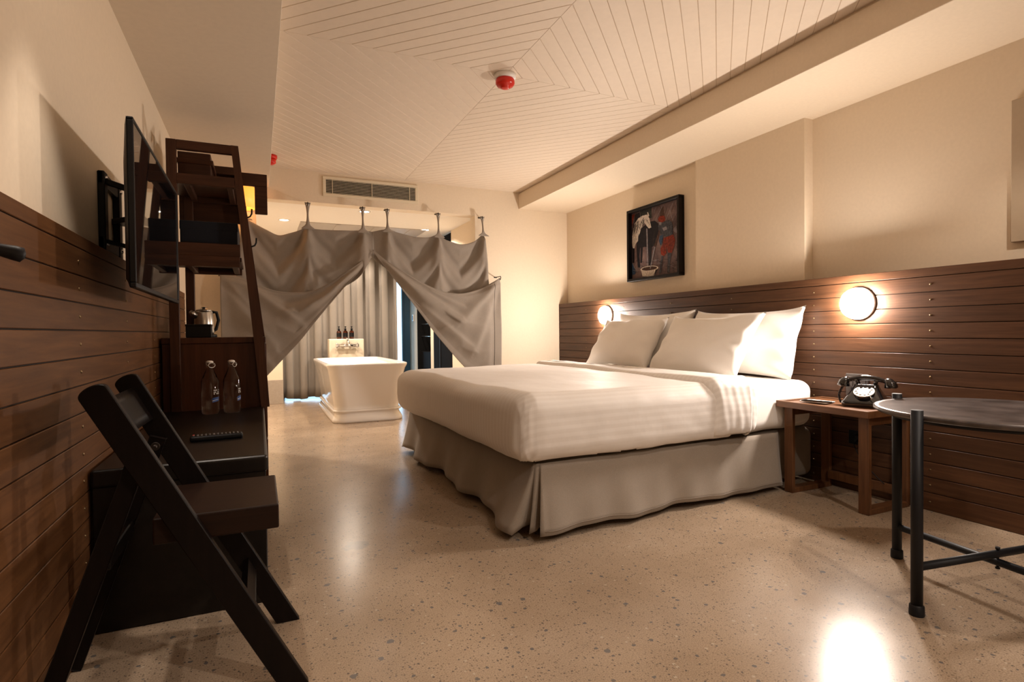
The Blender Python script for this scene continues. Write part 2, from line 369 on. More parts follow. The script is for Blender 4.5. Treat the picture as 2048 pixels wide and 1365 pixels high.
def dup(root, delta, label=None):
    r = root.copy(); COL.objects.link(r); r.location = Vector(root.location)+Vector(delta)
    if label: r['label'] = label
    for ch in list(root.children):
        c = ch.copy(); COL.objects.link(c); c.parent = r
        for g in list(ch.children):
            d = g.copy(); COL.objects.link(d); d.parent = c
    return r
def sstep(a, b, x):
    t = min(1, max(0, (x-a)/(b-a))); return t*t*(3-2*t)
def interp(pts, x):
    if x <= pts[0][0]: return pts[0][1]
    for (a, p), (b, q) in zip(pts, pts[1:]):
        if x <= b: return p+(q-p)*(x-a)/(b-a)
    return pts[-1][1]
def spline(pts, x):
    """Catmull-Rom through (x, z) points"""
    n = len(pts)
    if x <= pts[0][0]: return pts[0][1]
    if x >= pts[-1][0]: return pts[-1][1]
    for i in range(n-1):
        if x <= pts[i+1][0]:
            (x0, a), (x1, b) = pts[i], pts[i+1]
            m0 = (b-pts[i-1][1])/(x1-pts[i-1][0])*(x1-x0) if i > 0 else (b-a)
            m1 = (pts[i+2][1]-a)/(pts[i+2][0]-x0)*(x1-x0) if i+2 < n else (b-a)
            t = (x-x0)/(x1-x0); t2, t3 = t*t, t*t*t
            return (2*t3-3*t2+1)*a+(t3-2*t2+t)*m0+(-2*t3+3*t2)*b+(t3-t2)*m1

# ================================================================== THE ROOM
XL, XR, YB, YF, YE = -0.495, 3.12, 5.27, -1.6, 8.75     # left, right, back wall, wall behind the camera, far end of the bath
ZC, ZB = 2.35, 2.18                                     # board ceiling, underside of beam and soffit
bm = B(); box(bm, XL-.2, XR+.2, YF-.2, YE+.3, -0.1, 0); struct('floor', bm, MAT['floor'], 'polished beige terrazzo floor with dark chips')
bm = B(); box(bm, XL-.15, XL, YF, YE, 0, 2.5); struct('wall_left', bm, MAT['wall'], 'cream wall behind the television')
bm = B(); box(bm, 3.08, XR+.15, 3.27, YB+.15, 0, 2.5); box(bm, 3.04, XR+.15, 2.345, 3.27, 0, 2.5); box(bm, 3.115, XR+.15, YF, 2.345, 0, 2.5)
struct('wall_right', bm, MAT['wall'], 'cream wall behind the bed with a shallow pier')
bm = B(); box(bm, XL, 0.0, YB, YB+.13, 0, 2.5); box(bm, 2.01, XR, YB, YB+.13, 0, 2.5); box(bm, 0.0, 2.01, YB, YB+.13, 2.075, 2.5)
struct('wall_back', bm, MAT['wall'], 'cream wall with the wide opening to the bath')
bm = B(); box(bm, XL, XR, YF-.15, YF, 0, 2.5); struct('wall_front', bm, MAT['wall'], 'cream wall behind the viewer')

# ceiling: mitred diamond of narrow boards around the detector
def ceiling():
    bm = B(); c = Vector((1.293, 2.886)); w, g = 0.0745, 0.0024; x0, x1 = 0.10, 2.56
    for q in range(4):
        ang = PI/4 + q*PI/2; n = Vector((math.cos(ang), math.sin(ang))); t = Vector((-n.y, n.x))
        for k in range(0, 56):
            a0, a1 = k*w + (g if k else 0.001), (k+1)*w
            mg = 0.0012
            pts = [c + n*a0 - t*(a0-mg), c + n*a0 + t*(a0-mg), c + n*a1 + t*(a1-mg), c + n*a1 - t*(a1-mg)]
            if all(p.x < x0 or p.x > x1 or p.y < YF or p.y > YB for p in pts) and k > 20:
                # keep boards that still cross the room
                mx = max(p.x for p in pts); mn = min(p.x for p in pts)
                if mx < x0 or mn > x1 or min(p.y for p in pts) > YB or max(p.y for p in pts) < YF: continue
            ch = 0.0014
            top = [bm.verts.new((p.x, p.y, ZC+.0036)) for p in pts]
            mid = [bm.verts.new((p.x, p.y, ZC+ch)) for p in pts]
            i0, i1 = a0+ch, a1-ch
            ip = [c + n*i0 - t*(i0-mg-ch*.3), c + n*i0 + t*(i0-mg-ch*.3), c + n*i1 + t*(i1-mg-ch*.3), c + n*i1 - t*(i1-mg-ch*.3)] if k else pts
            bot = [bm.verts.new((p.x, p.y, ZC)) for p in ip]
            for A, Bq in ((top, mid), (mid, bot)):
                for i in range(4): bm.faces.new((A[i], A[(i+1) % 4], Bq[(i+1) % 4], Bq[i]))
            bm.faces.new(bot)
    for co, no in (((x0, 0, 0), (-1, 0, 0)), ((x1, 0, 0), (1, 0, 0)), ((0, YB, 0), (0, 1, 0)), ((0, YF, 0), (0, -1, 0))):
        bmesh.ops.bisect_plane(bm, geom=bm.verts[:]+bm.edges[:]+bm.faces[:], plane_co=co, plane_no=no, clear_outer=True)
    for f in bm.faces: f.material_index = 0
    vs = box(bm, XL-.1, XR+.15, YF-.1, YB+.1, ZC+.0037, ZC+.12)
    for f in {f for v in vs for f in v.link_faces}: f.material_index = 1
    struct('ceiling', bm, [MAT['ceil'], MAT['ceilback']], 'cream board ceiling laid as a mitred diamond')
ceiling()
bm = B(); box(bm, 2.50, XR+.05, YF, YB, ZB, ZC-.016, .002); box(bm, 2.515, XR+.05, YF, YB, ZC-.016, ZC+.02)
struct('trim_1', bm, MAT['wall'], 'boxed cream beam along the wall above the bed')
bm = B(); box(bm, XL-.05, 0.105, YF, YB, ZB-.01, ZC+.02, .002); struct('trim_2', bm, MAT['soffit'], 'boxed pale soffit above the television wall')

# plank wainscots
def wainscot(name, face, back, top, pitch, first, y0, y1, mat, sgn, cols, zs, label):
    bm = B()
    x0, x1 = sorted((face, back)); gx = face - sgn*0.006
    z = first; edges = [top]
    while z > 0.03: edges.append(z); z -= pitch
    edges.append(0.0)
    for hi, lo in zip(edges, edges[1:]):
        L = y1-y0; joints = [y0, y1]
        for a, b in zip(joints, joints[1:]): box(bm, x0, x1, a+.0005, b-.0005, lo+.0016, hi-.0016, .0016)
    nf = len(bm.faces)
    for f in bm.faces: f.material_index = 0
    a, b = sorted((gx, back))
    vs = box(bm, a, b, y0+.001, y1-.001, 0.0, top-.003)
    for f in {f for v in vs for f in v.link_faces}: f.material_index = 1
    w_ = struct(name, bm, [mat, MAT['groove']], label)
    bm = B()
    for y in cols:
        for hi, lo in zip(edges[1:], edges[2:]):
            if hi-lo < .05: continue
            zz = (hi+lo)/2
            lathe(bm, [(0.0048, -0.001), (0.0046, 0.0012), (0.003, 0.0026), (0.0004, 0.003)], (face, y, zz), 10, 'X' if sgn > 0 else '-X')
    s = obj('screw_heads', bm, MAT['brass'], parent=w_)
    s['label'] = 'dull brass screw heads'; s['kind'] = 'stuff'
wainscot('trim_3', -0.47, XL-.01, 1.197, 0.0800, 1.156, YF, 4.55, MAT['panel_l'], 1, [0.73+.6275*k for k in range(-3, 7)], None, 'brown plank wainscot on the television wall')
wainscot('trim_4', 2.97, 3.118, 1.19, 0.0755, 1.146, YF, YB, MAT['panel_r'], -1, [1.608+.6225*k for k in range(-5, 6)], None, 'dark brown plank wainscot behind the bed')

# flat panel of a darker beige than the wall at the right edge of the view
bm = B(); box(bm, 3.085, 3.114, 0.55, 1.345, 1.275, 1.91, .003)
obj('wall_panel', bm, MAT['beige_panel'], None, 'flat panel, darker beige than the wall, at the right edge, above the wainscot', 'panel')

# ------------------------------------------------------------------ bath end
XW = 2.15
bm = B(); box(bm, XL, XW+.75, YB+.13, YE+.02, 2.13, 2.25); struct('trim_5', bm, MAT['bathceil'], 'plain bath ceiling')
bm = B(); box(bm, 0.44, 1.86, 6.50, 7.35, 2.122, 2.1305, .002)
for i in range(3): 
    x = 0.82+i*.42; box(bm, x, x+.05, 6.50, 7.35, 2.116, 2.123)
bm2 = bm; struct('trim_6', bm2, MAT['greypanel'], 'grey framed panel in the bath ceiling')
bm = B()
box(bm, XW, XW+.12, YB+.13, 6.46, 0, 2.13); box(bm, XW, XW+.12, 7.25, 7.395, 0, 2.13); box(bm, XW, XW+.12, 8.11, YE, 0, 2.13)
box(bm, XW+.5, XW+.6, 6.4, 8.2, 0, 2.13); box(bm, XW, XW+.6, 8.09, 8.12, 0, 2.13); box(bm, XW+.1, XW+.6, 7.28, 7.36, 0, 2.13)
struct('wall_bath', bm, MAT['wall'], 'cream side wall of the bath')
bm = B(); box(bm, XW-.004, XW+.04, 6.465, 7.245, 0.01, 2.11, .004); d_ = struct('door_1', bm, MAT['darkglass'], 'tall black sliding wardrobe door in the bath')
bm = B(); box(bm, XW-.012, XW-.004, 6.93, 6.95, 0.03, 2.09, .002); obj('door_stile', bm, MAT['matte_black'], d_)
# dark wardrobe niche with rails
e = empty('wardrobe', (XW+.3, 7.75, 0), 'black open wardrobe recess with thin rails beside the lit bath wall', 'wardrobe')
bm = B(); box(bm, XW+.45, XW+.49, 7.40, 8.09, 0, 2.12); obj('back_panel', bm, MAT['darkglass'], e)
bm = B(); box(bm, XW-.002, XW+.45, 8.06, 8.089, 0, 2.12); obj('side_panel', bm, MAT['darkglass'], e)
for z in (1.02, 0.84):
    bm = B(); tube(bm, [(XW+.06, 7.40, z), (XW+.06, 8.06, z)], .006, 8); obj('rail', bm, MAT['steel'], e)
bm = B(); box(bm, XW+.04, XW+.44, 7.41, 8.05, 0.0, 0.62, .006); obj('drawer_unit', bm, MAT['darkglass'], e)
# pier with plinth at the left of the window
bm = B(); box(bm, XL, 0.279, 7.70, YE, 0.31, 2.13); struct('wall_pier', bm, MAT['wall'], 'cream pier left of the bath curtain')
bm = B(); box(bm, XL, 0.281, 7.694, YE, 0.0, 0.31, .003); struct('baseboard_bath', bm, MAT['greige'], 'grey plinth of the bath pier')
# window wall
bm = B()
for x in (0.28, 1.18, 2.10): box(bm, x, x+.05, 8.55, 8.61, 0.0, 2.13, .003)
box(bm, 0.28, 2.15, 8.55, 8.61, 0.0, .02); box(bm, 0.28, 2.15, 8.55, 8.61, 2.08, 2.13)
w_ = struct('window_1', bm, MAT['navyframe'], 'tall bath window behind the curtain')
for x0, x1 in ((.33, 1.18), (1.23, 2.10)):
    bm = B(); box(bm, x0, x1, 8.575, 8.585, .02, 2.08); obj('pane', bm, MAT['pane'], w_)
bm = B(); box(bm, 1.955, 2.075, 8.22, 8.27, 0.005, 2.125, .004); box(bm, 1.985, 2.0, 8.208, 8.222, 0.01, 2.12, .002)
d2 = struct('door_2', bm, MAT['navyframe'], 'edge of a blue black sliding balcony door')
bm = B(); box(bm, XW-.012, XW, 8.27, 8.35, 1.07, 1.17, .003)
sw = obj('light_switch', bm, MAT['white'], None, 'small light switch on the bright bath wall beside the dark blue frame', 'switch')
bm = B(); box(bm, XW-.016, XW-.011, 8.29, 8.33, 1.085, 1.155, .001); obj('rocker', bm, MAT['navyframe'], sw)

# blackout curtain with deep regular folds
def wave_curtain():
    bm = B(); x0, x1, n = 0.288, 1.835, 8.4
    def fn(u, v):
        x = x0+(x1-x0)*u; ph = u*n*2*PI + .5*math.sin(u*9)
        amp = .050*(0.75+.25*v); z = 2.10 - v*(2.075 - .012*math.sin(ph*.5+1))
        return Vector((x + .018*math.sin(2*ph), 8.0+amp*math.cos(ph) + .012*noise.noise(Vector((u*7, v*2.2, 3.1))), z))
    grid(bm, fn, 220, 14)
    obj('window_curtain', bm, MAT['curtain'], None, 'floor length grey curtain hanging in deep folds behind the bathtub', 'curtain', solid=.003)
    bm = B(); box(bm, .285, 1.93, 7.975, 8.025, 2.102, 2.129, .003); obj('curtain_track', bm, MAT['white'], None, 'white curtain track on the bath ceiling above the grey window curtain', 'track')
wave_curtain()

# bathtub
def bathtub():
    e = empty('bathtub', (1.0, 6.5, 0), 'freestanding white pedestal bathtub standing on the terrazzo behind the bed', 'bathtub')
    cx, y0, y1 = 1.013, 5.70, 7.28
    def ring(hw, e0, e1, r, z, n=10):
        # rounded rectangle, hw half width, e0/e1 inset at the ends
        pts = []; a0, a1 = y0+e0, y1-e1
        for qx, qy, s in ((cx+hw-r, a0+r, -PI/2), (cx+hw-r, a1-r, 0), (cx-hw+r, a1-r, PI/2), (cx-hw+r, a0+r, PI)):
            for k in range(n+1):
                t = s + (PI/2)*k/n; pts.append(Vector((qx+r*math.cos(t), qy+r*math.sin(t), z)))
        return pts
    def loft(rs, bm, capb=True, capt=False):
        R = [[bm.verts.new(p) for p in r] for r in rs]; n = len(R[0])
        for A, Bq in zip(R, R[1:]):
            for i in range(n):
                f = bm.faces.new((A[i], A[(i+1) % n], Bq[(i+1) % n], Bq[i])); f.smooth = True
        if capb: bm.faces.new(R[0][::-1])
        if capt: bm.faces.new(R[-1])
    bm = B()
    prof = [(.355, .03, .115), (.345, .04, .135), (.35, .038, .17), (.36, .034, .24), (.372, .026, .32), (.384, .018, .40), (.396, .006, .46), (.404, -.004, .50), (.412, -.020, .535), (.424, -.036, .56), (.428, -.042, .574),
            (.426, -.040, .586), (.418, -.03, .592), (.400, -.012, .592), (.388, .0, .586), (.380, .01, .57), (.372, .02, .52), (.36, .035, .42), (.34, .06, .28), (.30, .11, .19), (.22, .2, .165)]
    loft([ring(hw*.95, e_, e_, .13 if hw > .3 else .1, z) for hw, e_, z in prof], bm, True, True)
    obj('tub_body', bm, MAT['porcelain'], e)
    bm = B()
    prof = [(.358, .02, .0), (.362, .016, .012), (.360, .018, .03), (.348, .032, .055), (.334, .046, .08), (.33, .05, .095), (.338, .042, .102), (.350, .032, .108), (.352, .03, .118), (.346, .036, .124), (.30, .08, .126)]
    loft([ring(hw*.95+.012, e_-.02, e_-.02, .12, z) for hw, e_, z in prof], bm, True, True)
    obj('plinth', bm, MAT['porcelain'], e)
bathtub()
# tap pedestal
bm = B(); box(bm, .842, 1.290, 7.62, 7.80, 0, .822, .006); obj('tap_pedestal', bm, MAT['stone'], None, 'cream stone pedestal carrying the bath tap behind the tub', 'pedestal')
e = empty('bath_tap', (1.065, 7.60, .73), 'chrome cross bar bath mixer on the cream pedestal', 'tap')
bm = B(); tube(bm, [(.955, 7.56, .735), (1.175, 7.56, .735)], .020, 14); obj('mixer_body', bm, MAT['chrome'], e)
for x in (.95, 1.18):
    bm = B(); s = -1 if x < 1 else 1
    tube(bm, [(x-s*.01, 7.56, .735), (x+s*.005, 7.56, .735), (x+s*.03, 7.56, .735)], [.016, .027, .024], 12)
    for k in range(5):
        t = k*2*PI/5; tube(bm, [(x+s*.018, 7.56, .735), (x+s*.018, 7.56+.036*math.cos(t), .735+.036*math.sin(t))], [.008, .006], 8)
    obj('tap_handle', bm, MAT['chrome'], e)
bm = B(); tube(bm, [(1.064, 7.555, .73), (1.064, 7.54, .76), (1.064, 7.50, .80), (1.064, 7.46, .79), (1.064, 7.44, .755)], [.018, .017, .015, .014, .015], 12); obj('spout', bm, MAT['chrome'], e)
bm = B(); tube(bm, [(1.064, 7.56, .74), (1.064, 7.56, .80), (1.064, 7.56, .835)], [.012, .011, .018], 12); obj('diverter', bm, MAT['chrome'], e)
for x in (1.0, 1.13):
    bm = B(); tube(bm, [(x, 7.56, .735), (x, 7.60, .735), (x, 7.623, .735)], [.014, .014, .026], 12); obj('wall_union', bm, MAT['chrome'], e)
def pump_bottle(x, label):
    e = empty('pump_bottle', (x, 7.70, .822), label, 'bottle', 'amber toiletry bottles on the tap pedestal'); z = .822; y = 7.70
    bm = B(); lathe(bm, [(.027, z), (.031, z+.004), (.031, z+.088), (.028, z+.1), (.014, z+.112), (.012, z+.122)], (x, y, 0), 20); obj('bottle_body', bm, MAT['amber'], e)
    bm = B(); lathe(bm, [(.0315, z+.03), (.0315, z+.08)], (x, y, 0), 20, cap=False); obj('paper_label', bm, MAT['black'], e, label='black label')
    bm = B(); lathe(bm, [(.0135, z+.120), (.0135, z+.140), (.005, z+.142), (.005, z+.156), (.012, z+.157), (.012, z+.168), (.004, z+.17)], (x, y, 0), 16); tube(bm, [(x, y, z+.163), (x-.01, y-.035, z+.160)], .004, 8); obj('pump', bm, MAT['black'], e)
pump_bottle(.979, 'leftmost of three amber pump bottles with black labels on the tap pedestal')
pump_bottle(1.062, 'middle amber pump bottle with a black label directly behind the tap')
pump_bottle(1.143, 'rightmost of three amber pump bottles with black labels on the tap pedestal')

# downlights
def downlight(p, label, grp):
    x, y, z = p; e = empty('recessed_downlight', (x, y, z), label, 'ceiling light', grp)
    bm = B(); lathe(bm, [(.045, z+.006), (.06, z+.006), (.062, z), (.052, z-.004), (.045, z)], (x, y, 0), 28, cap=False); obj('trim_ring', bm, MAT['white'], e)
    bm = B(); lathe(bm, [(.046, z+.003), (.044, z+.0005), (.001, z-.0005)], (x, y, 0), 28, cap=False); obj('lens', bm, MAT['down'], e)
for (p, _), t in zip(BATHLIGHTS, ('lit round downlight in the bath ceiling above the left half of the drape', 'lit round downlight in the bath ceiling above the right half of the drape', 'round downlight in the bath ceiling over the far end of the tub', 'round downlight in the bath ceiling just inside the opening')):
    downlight(p, t, 'bath downlights')
for (p, _), t in zip(DOWNLIGHTS, ('round downlight in the board ceiling above the steel side table', 'round downlight in the board ceiling behind the viewer', 'round downlight in the soffit above the folding chair')):
    downlight(p, t, 'bedroom downlights')

# ------------------------------------------------------------------ air vent, detectors
e = empty('air_vent', (.985, YB, 2.13), 'cream slatted air conditioning grille high on the back wall', 'vent')
bm = B(); X0, X1, Z0, Z1 = .548, 1.424, 2.138, 2.318; fw = .028
box(bm, X0, X1, YB-.014, YB, Z1-fw, Z1, .003); box(bm, X0, X1, YB-.014, YB, Z0, Z0+fw, .003); box(bm, X0, X0+fw, YB-.014, YB, Z0+fw, Z1-fw, .003); box(bm, X1-fw, X1, YB-.014, YB, Z0+fw, Z1-fw, .003)
obj('frame', bm, MAT['cream_plastic'], e)
bm = B(); box(bm, X0+fw, X1-fw, YB-.003, YB-.0005, Z0+fw, Z1-fw); obj('duct_shade_sheet', bm, MAT['groove'], e)  # flat near-black sheet stands in for the shade inside the duct
for i in range(9):
    z = Z0+fw+.0075+i*.0136; bm = B(); obox(bm, (X0+fw, YB-.0085, z), (X1-fw, YB-.0085, z), .0030, .008, Vector((0, 1, .15))); obj('slat', bm, MAT['cream_plastic'], e)
for x in (.632, .985, 1.34):
    bm = B(); box(bm, x-.0022, x+.0022, YB-.016, YB-.006, Z0+fw, Z1-fw); obj('mullion', bm, MAT['cream_plastic'], e)
def detector(x, y, label, z=ZC, s=1.0):
    e = empty('smoke_detector', (x, y, z), label, 'smoke detector')
    bm = B(); lathe(bm, [(.062*s, z), (.062*s, z-.018), (.056*s, z-.026), (.05*s, z-.027)], (x, y, 0), 32); obj('base', bm, MAT['white'], e)
    bm = B(); lathe(bm, [(.050*s, z-.026), (.054*s, z-.034), (.054*s, z-.050), (.046*s, z-.062), (.028*s, z-.066), (.026*s, z-.074), (.016*s, z-.078), (.001, z-.079)], (x, y, 0), 32); obj('sounder', bm, MAT['red'], e, label='red cover')
detector(1.293, 2.886, 'red capped round detector at the centre of the board ceiling')
e = empty('alarm_beacon', (.118, 4.93, ZC), 'small red alarm device peeking out from behind the soffit edge', 'alarm')
bm = B(); lathe(bm, [(.05, ZC), (.05, ZC-.02), (.045, ZC-.03)], (.115, 4.93, 0), 24); obj('base', bm, MAT['red'], e)
bm = B(); lathe(bm, [(.04, ZC-.03), (.04, ZC-.06), (.02, ZC-.075), (.001, ZC-.076)], (.115, 4.93, 0), 24); obj('lens', bm, MAT['red'], e)

# ------------------------------------------------------------------ canvas drape in the opening
HOOKS = [(-.08, 2.05), (.413, 2.05), (.886, 2.05), (1.11, 2.05), (1.602, 2.05), (2.059, 2.05)]
def hook(x, z, label, side=False):
    e = empty('curtain_hook', (x, YB, z), label, 'hook', 'iron hooks holding the drape')
    bm = B(); box(bm, x-.017, x+.017, YB-.004, YB-.0003, z-.002, z+.010, .001); obj('back_plate', bm, MAT['iron'], e)
    bm = B(); y1 = YB-.07 if not side else YB-.125
    tube(bm, [(x, YB-.004, z+.004), (x, YB-.03, z+.004), (x, y1-.012, z+.002), (x, y1-.018, z-.010), (x, y1-.012, z-.024), (x, y1+.002, z-.030), (x, y1+.010, z-.022)], .0042, 8); obj('hook_arm', bm, MAT['iron'], e)
hn = ['top left outermost iron hook of the drape, behind the slanted shelf post', 'iron hook over the middle of the left drape', 'iron hook at the inner end of the left drape', 'iron hook at the inner end of the right drape', 'iron hook over the middle of the right drape', 'iron hook on the wall at the outer top corner of the right drape']
for (x, z), t in zip(HOOKS, hn): hook(x, z, t)
hook(2.226, 1.452, 'lower iron hook holding out the right drape on the back wall', True)
hook(-.285, 1.412, 'lower iron hook holding out the left drape behind the shelf', True)

def drape(side, label):
    if side == 'R':
        TABS = [(1.11, 1.862), (1.602, 1.842), (2.066, 1.885)]
        top = [(.970, 1.835), (1.112, 1.864), (1.229, 1.838), (1.372, 1.812), (1.519, 1.818), (1.599, 1.843), (1.695, 1.798), (1.849, 1.768), (1.981, 1.805), (2.079, 1.887)]
        bot = [(.97, 1.60), (1.129, 1.46), (1.365, 1.27), (1.611, 1.15), (1.841, 1.12), (2.125, 1.21)]
        ft = [(.970, 1.668), (1.072, 1.585), (1.21, 1.494), (1.351, 1.409), (1.495, 1.338), (1.643, 1.288), (1.822, 1.277), (2.005, 1.325), (2.14, 1.393), (2.226, 1.443)]
        fb = [(.970, 1.655), (1.071, 1.512), (1.207, 1.331), (1.347, 1.146), (1.49, .955), (1.637, .775), (1.813, .575), (1.994, .385), (2.126, .241), (2.206, .06)]
        hk = (2.226, 1.443)
        SEG = [(2.21, 1.43, 1.80, .99, .07, .026), (2.19, 1.36, 1.94, .72, .075, .026), (1.28, 1.38, 1.80, 1.04, .05, .022), (1.50, 1.29, 1.83, 1.15, .035, .018), (1.40, 1.15, 1.92, .74, .07, .024), (1.80, .99, 1.66, 1.08, .03, .016), (2.02, .62, 1.84, .52, .05, .015), (2.10, 1.1, 2.08, .4, .07, .014)]
    else:
        TABS = [(-.085, 1.89), (.411, 1.845), (.886, 1.842)]
        top = [(-.105, 1.893), (-.074, 1.875), (-.01, 1.84), (.067, 1.799), (.173, 1.754), (.265, 1.777), (.347, 1.809), (.409, 1.844), (.472, 1.828), (.598, 1.826), (.772, 1.832), (.883, 1.842), (.985, 1.834)]
        bot = [(-.171, 1.25), (-.058, 1.22), (.057, 1.17), (.175, 1.14), (.337, 1.13), (.461, 1.15), (.59, 1.22), (.721, 1.32), (.855, 1.42), (.962, 1.60)]
        ft = [(-.278, 1.402), (-.168, 1.385), (-.056, 1.347), (.058, 1.295), (.174, 1.264), (.334, 1.258), (.458, 1.282), (.584, 1.351), (.714, 1.444), (.846, 1.539), (.962, 1.645)]
        fb = [(-.30, .158), (-.187, .274), (-.072, .40), (.064, .546), (.205, .699), (.327, .835), (.453, .998), (.581, 1.16), (.712, 1.315), (.845, 1.463), (.962, 1.63)]
        hk = (-.278, 1.402)
        SEG = [(-.2, 1.36, .25, 1.12, .07, .028), (.25, 1.12, .66, 1.27, .06, .024), (.36, .97, .82, 1.40, .07, .028), (-.24, 1.25, .12, .80, .08, .028), (-.02, 1.26, .36, .97, .06, .024), (.34, 1.10, .46, 1.18, .03, .014), (-.1, .9, .1, .62, .06, .018)]
    e = empty('canvas_drape', (sum(p[0] for p in top)/len(top), 5.2, .06), label, 'curtain', 'canvas drapes in the opening')
    # back layer hanging from the tabs
    x0, x1 = top[0][0], top[-1][0]
    def fold_back(x, z, zt):
        d = zt - z; y = 0
        xs = [t[0] for t in TABS]
        # regular sag folds between neighbouring tabs: nested V creases
        lo = max([t for t in xs if t <= x], default=None); hi = min([t for t in xs if t > x], default=None)
        if lo is not None and hi is not None:
            s = (x-lo)/(hi-lo); m = 1-abs(2*s-1); m = m**.8; span = hi-lo
            q = d - span*.52*m
            env = sstep(-.02, .12, d)*(1-.45*sstep(.3, .6, d)) * sstep(0, .25, m)
            y += env*(.022*math.cos(q*2*PI/.34+.4) + .006*math.sin(q*2*PI/.15+1))
            y += .030*m*sstep(0, .1, d)                                   # belly falls back
        for t in xs:                                                       # vertical ridge under each tab
            wd = .022 + .16*max(d, 0); y -= .055*math.exp(-((x-t)/wd)**2)*sstep(0.0, .07, d)*(1-.5*sstep(.2, .6, d))
        y += .012*noise.noise(Vector((x*6, z*6, 1.7)))
        return y
    tw = (.05, .10) if side == 'R' else (.10, .05)
    bm = B()
    def fb_(u, v):
        x = x0+(x1-x0)*u; zt = spline(top, x); zb = spline(bot, x); z = zt+(zb-zt)*v
        # the outer edge leans outward as it falls
        if side == 'R': xx = x + .055*v*sstep(.75, 1, u)
        else: xx = x - .07*v*sstep(.25, 0, u)
        return Vector((xx, 5.215+fold_back(x, z, zt), z))
    grid(bm, fb_, 110, 60)
    obj('upper_cloth', bm, MAT['canvas'], e, solid=.002)
    # front flap folded outward and hooked
    bm = B(); X0, X1 = ft[0][0], ft[-1][0]
    def ff(u, v):
        x = X0+(X1-X0)*u; zt = spline(ft, x); zb = spline(fb, x); zb = min(zb, zt-.01); z = zt+(zb-zt)*v
        s = u if side == 'R' else 1-u                                     # 0 at the apex, 1 at the hook
        L = zt-zb
        # swag creases follow the upper edge, straight folds run to the apex along the lower edge
        y = -.035*math.sin(PI*min(1, v*1.15))*sstep(0, .25, s)*(1-.3*s)
        wv = v**.8*1.9
        y += -.014*math.cos(wv*2*PI)*sstep(0.04, .3, s)*(1-sstep(.62, .95, s))*(1-.7*v)
        # creases radiating from the hook
        dx, dz = x-hk[0], hk[1]-z; r = math.hypot(dx, dz)+1e-6; th = math.atan2(abs(dx), dz)
        y += .022*(abs(math.sin(th*4.2+.3))-.6)*sstep(.05, .2, r)*(1-sstep(.45, .95, r))
        # short buckles inside the hanging triangle
        q = (z-zt)+.55*abs(dx+(.42 if side == 'R' else -.42))
        y += .020*(abs(math.sin(q*PI/.26+.5*noise.noise(Vector((x*3, z*3, 9)))))-.6)*sstep(.2, .5, v)*sstep(.3, .5, s)*(1-sstep(.75, 1, s))*sstep(1, .7, v)
        y += .008*noise.noise(Vector((x*4, z*4, 4.2)))
        for ax, az, bx, bz, wd, A in SEG:
            ex, ez = bx-ax, bz-az; L2 = ex*ex+ez*ez; t = ((x-ax)*ex+(z-az)*ez)/L2; tc = min(1, max(0, t))
            dd = math.hypot(x-ax-ex*tc, z-az-ez*tc); sd = (x-ax)*ez-(z-az)*ex
            k = math.exp(-(dd/wd)**2 if sd > 0 else -(dd/(wd*.45))**2)
            y -= A*k*(1-.5*abs(2*tc-1)**3)
        if v < .03: y += .012
        return Vector((x, 5.150+y*sstep(0, .12, s)+.03*(1-sstep(0, .2, s)), z))
    grid(bm, ff, 110, 70)
    obj('folded_flap', bm, MAT['canvas'], e, solid=.002)
    if side == 'R':
        bm = B(); pts = [(2.172-.012*t, 5.135-.004, 1.40-1.24*t) for t in [i/20 for i in range(21)]]
        def seam(u, v):
            x = 2.158-.012*u; zt = spline(ft, x)
            p = ff((x-X0)/(X1-X0), min(1, .02+.95*u)); return Vector((p.x+(v-.5)*.004, p.y-.0025, p.z))
        grid(bm, seam, 40, 1); obj('hem_stitching', bm, MAT['iron'], e)
    # twisted tabs with eyelets
    for k, (tx, tz) in enumerate(TABS):
        hx = [h for h in HOOKS if abs(h[0]-tx) < .05][0]
        bm = B(); zt = 2.052
        def tab(u, v):
            z = zt + (tz-.03-zt)*u; c = (v-.5)
            wd = .052*(1-.58*math.sin(PI*min(1, u*1.05)**.9)) + .06*sstep(.82, 1, u)
            tw_ = .8*math.sin(PI*u)
            x = hx[0]+(tx-hx[0])*u + wd*c*math.cos(tw_); y = 5.196+(5.172-5.196)*u + wd*c*math.sin(tw_)*.8 - .010*math.cos(c*6)*math.sin(PI*u)
            return Vector((x, y, z))
        grid(bm, tab, 24, 6); t_ = obj('tab', bm, MAT['canvas'], e, solid=.003)
        bm = B(); tube(bm, [(hx[0]+.0085*math.cos(a*PI/8), 5.1915, zt-.022+.0085*math.sin(a*PI/8)) for a in range(16)], .003, 6, closed=True); obj('eyelet', bm, MAT['white'], t_)
drape('L', 'grey brown canvas drape on the left half of the opening, tied back behind the shelf')
drape('R', 'grey brown canvas drape on the right half of the opening, hooked out to the wall')

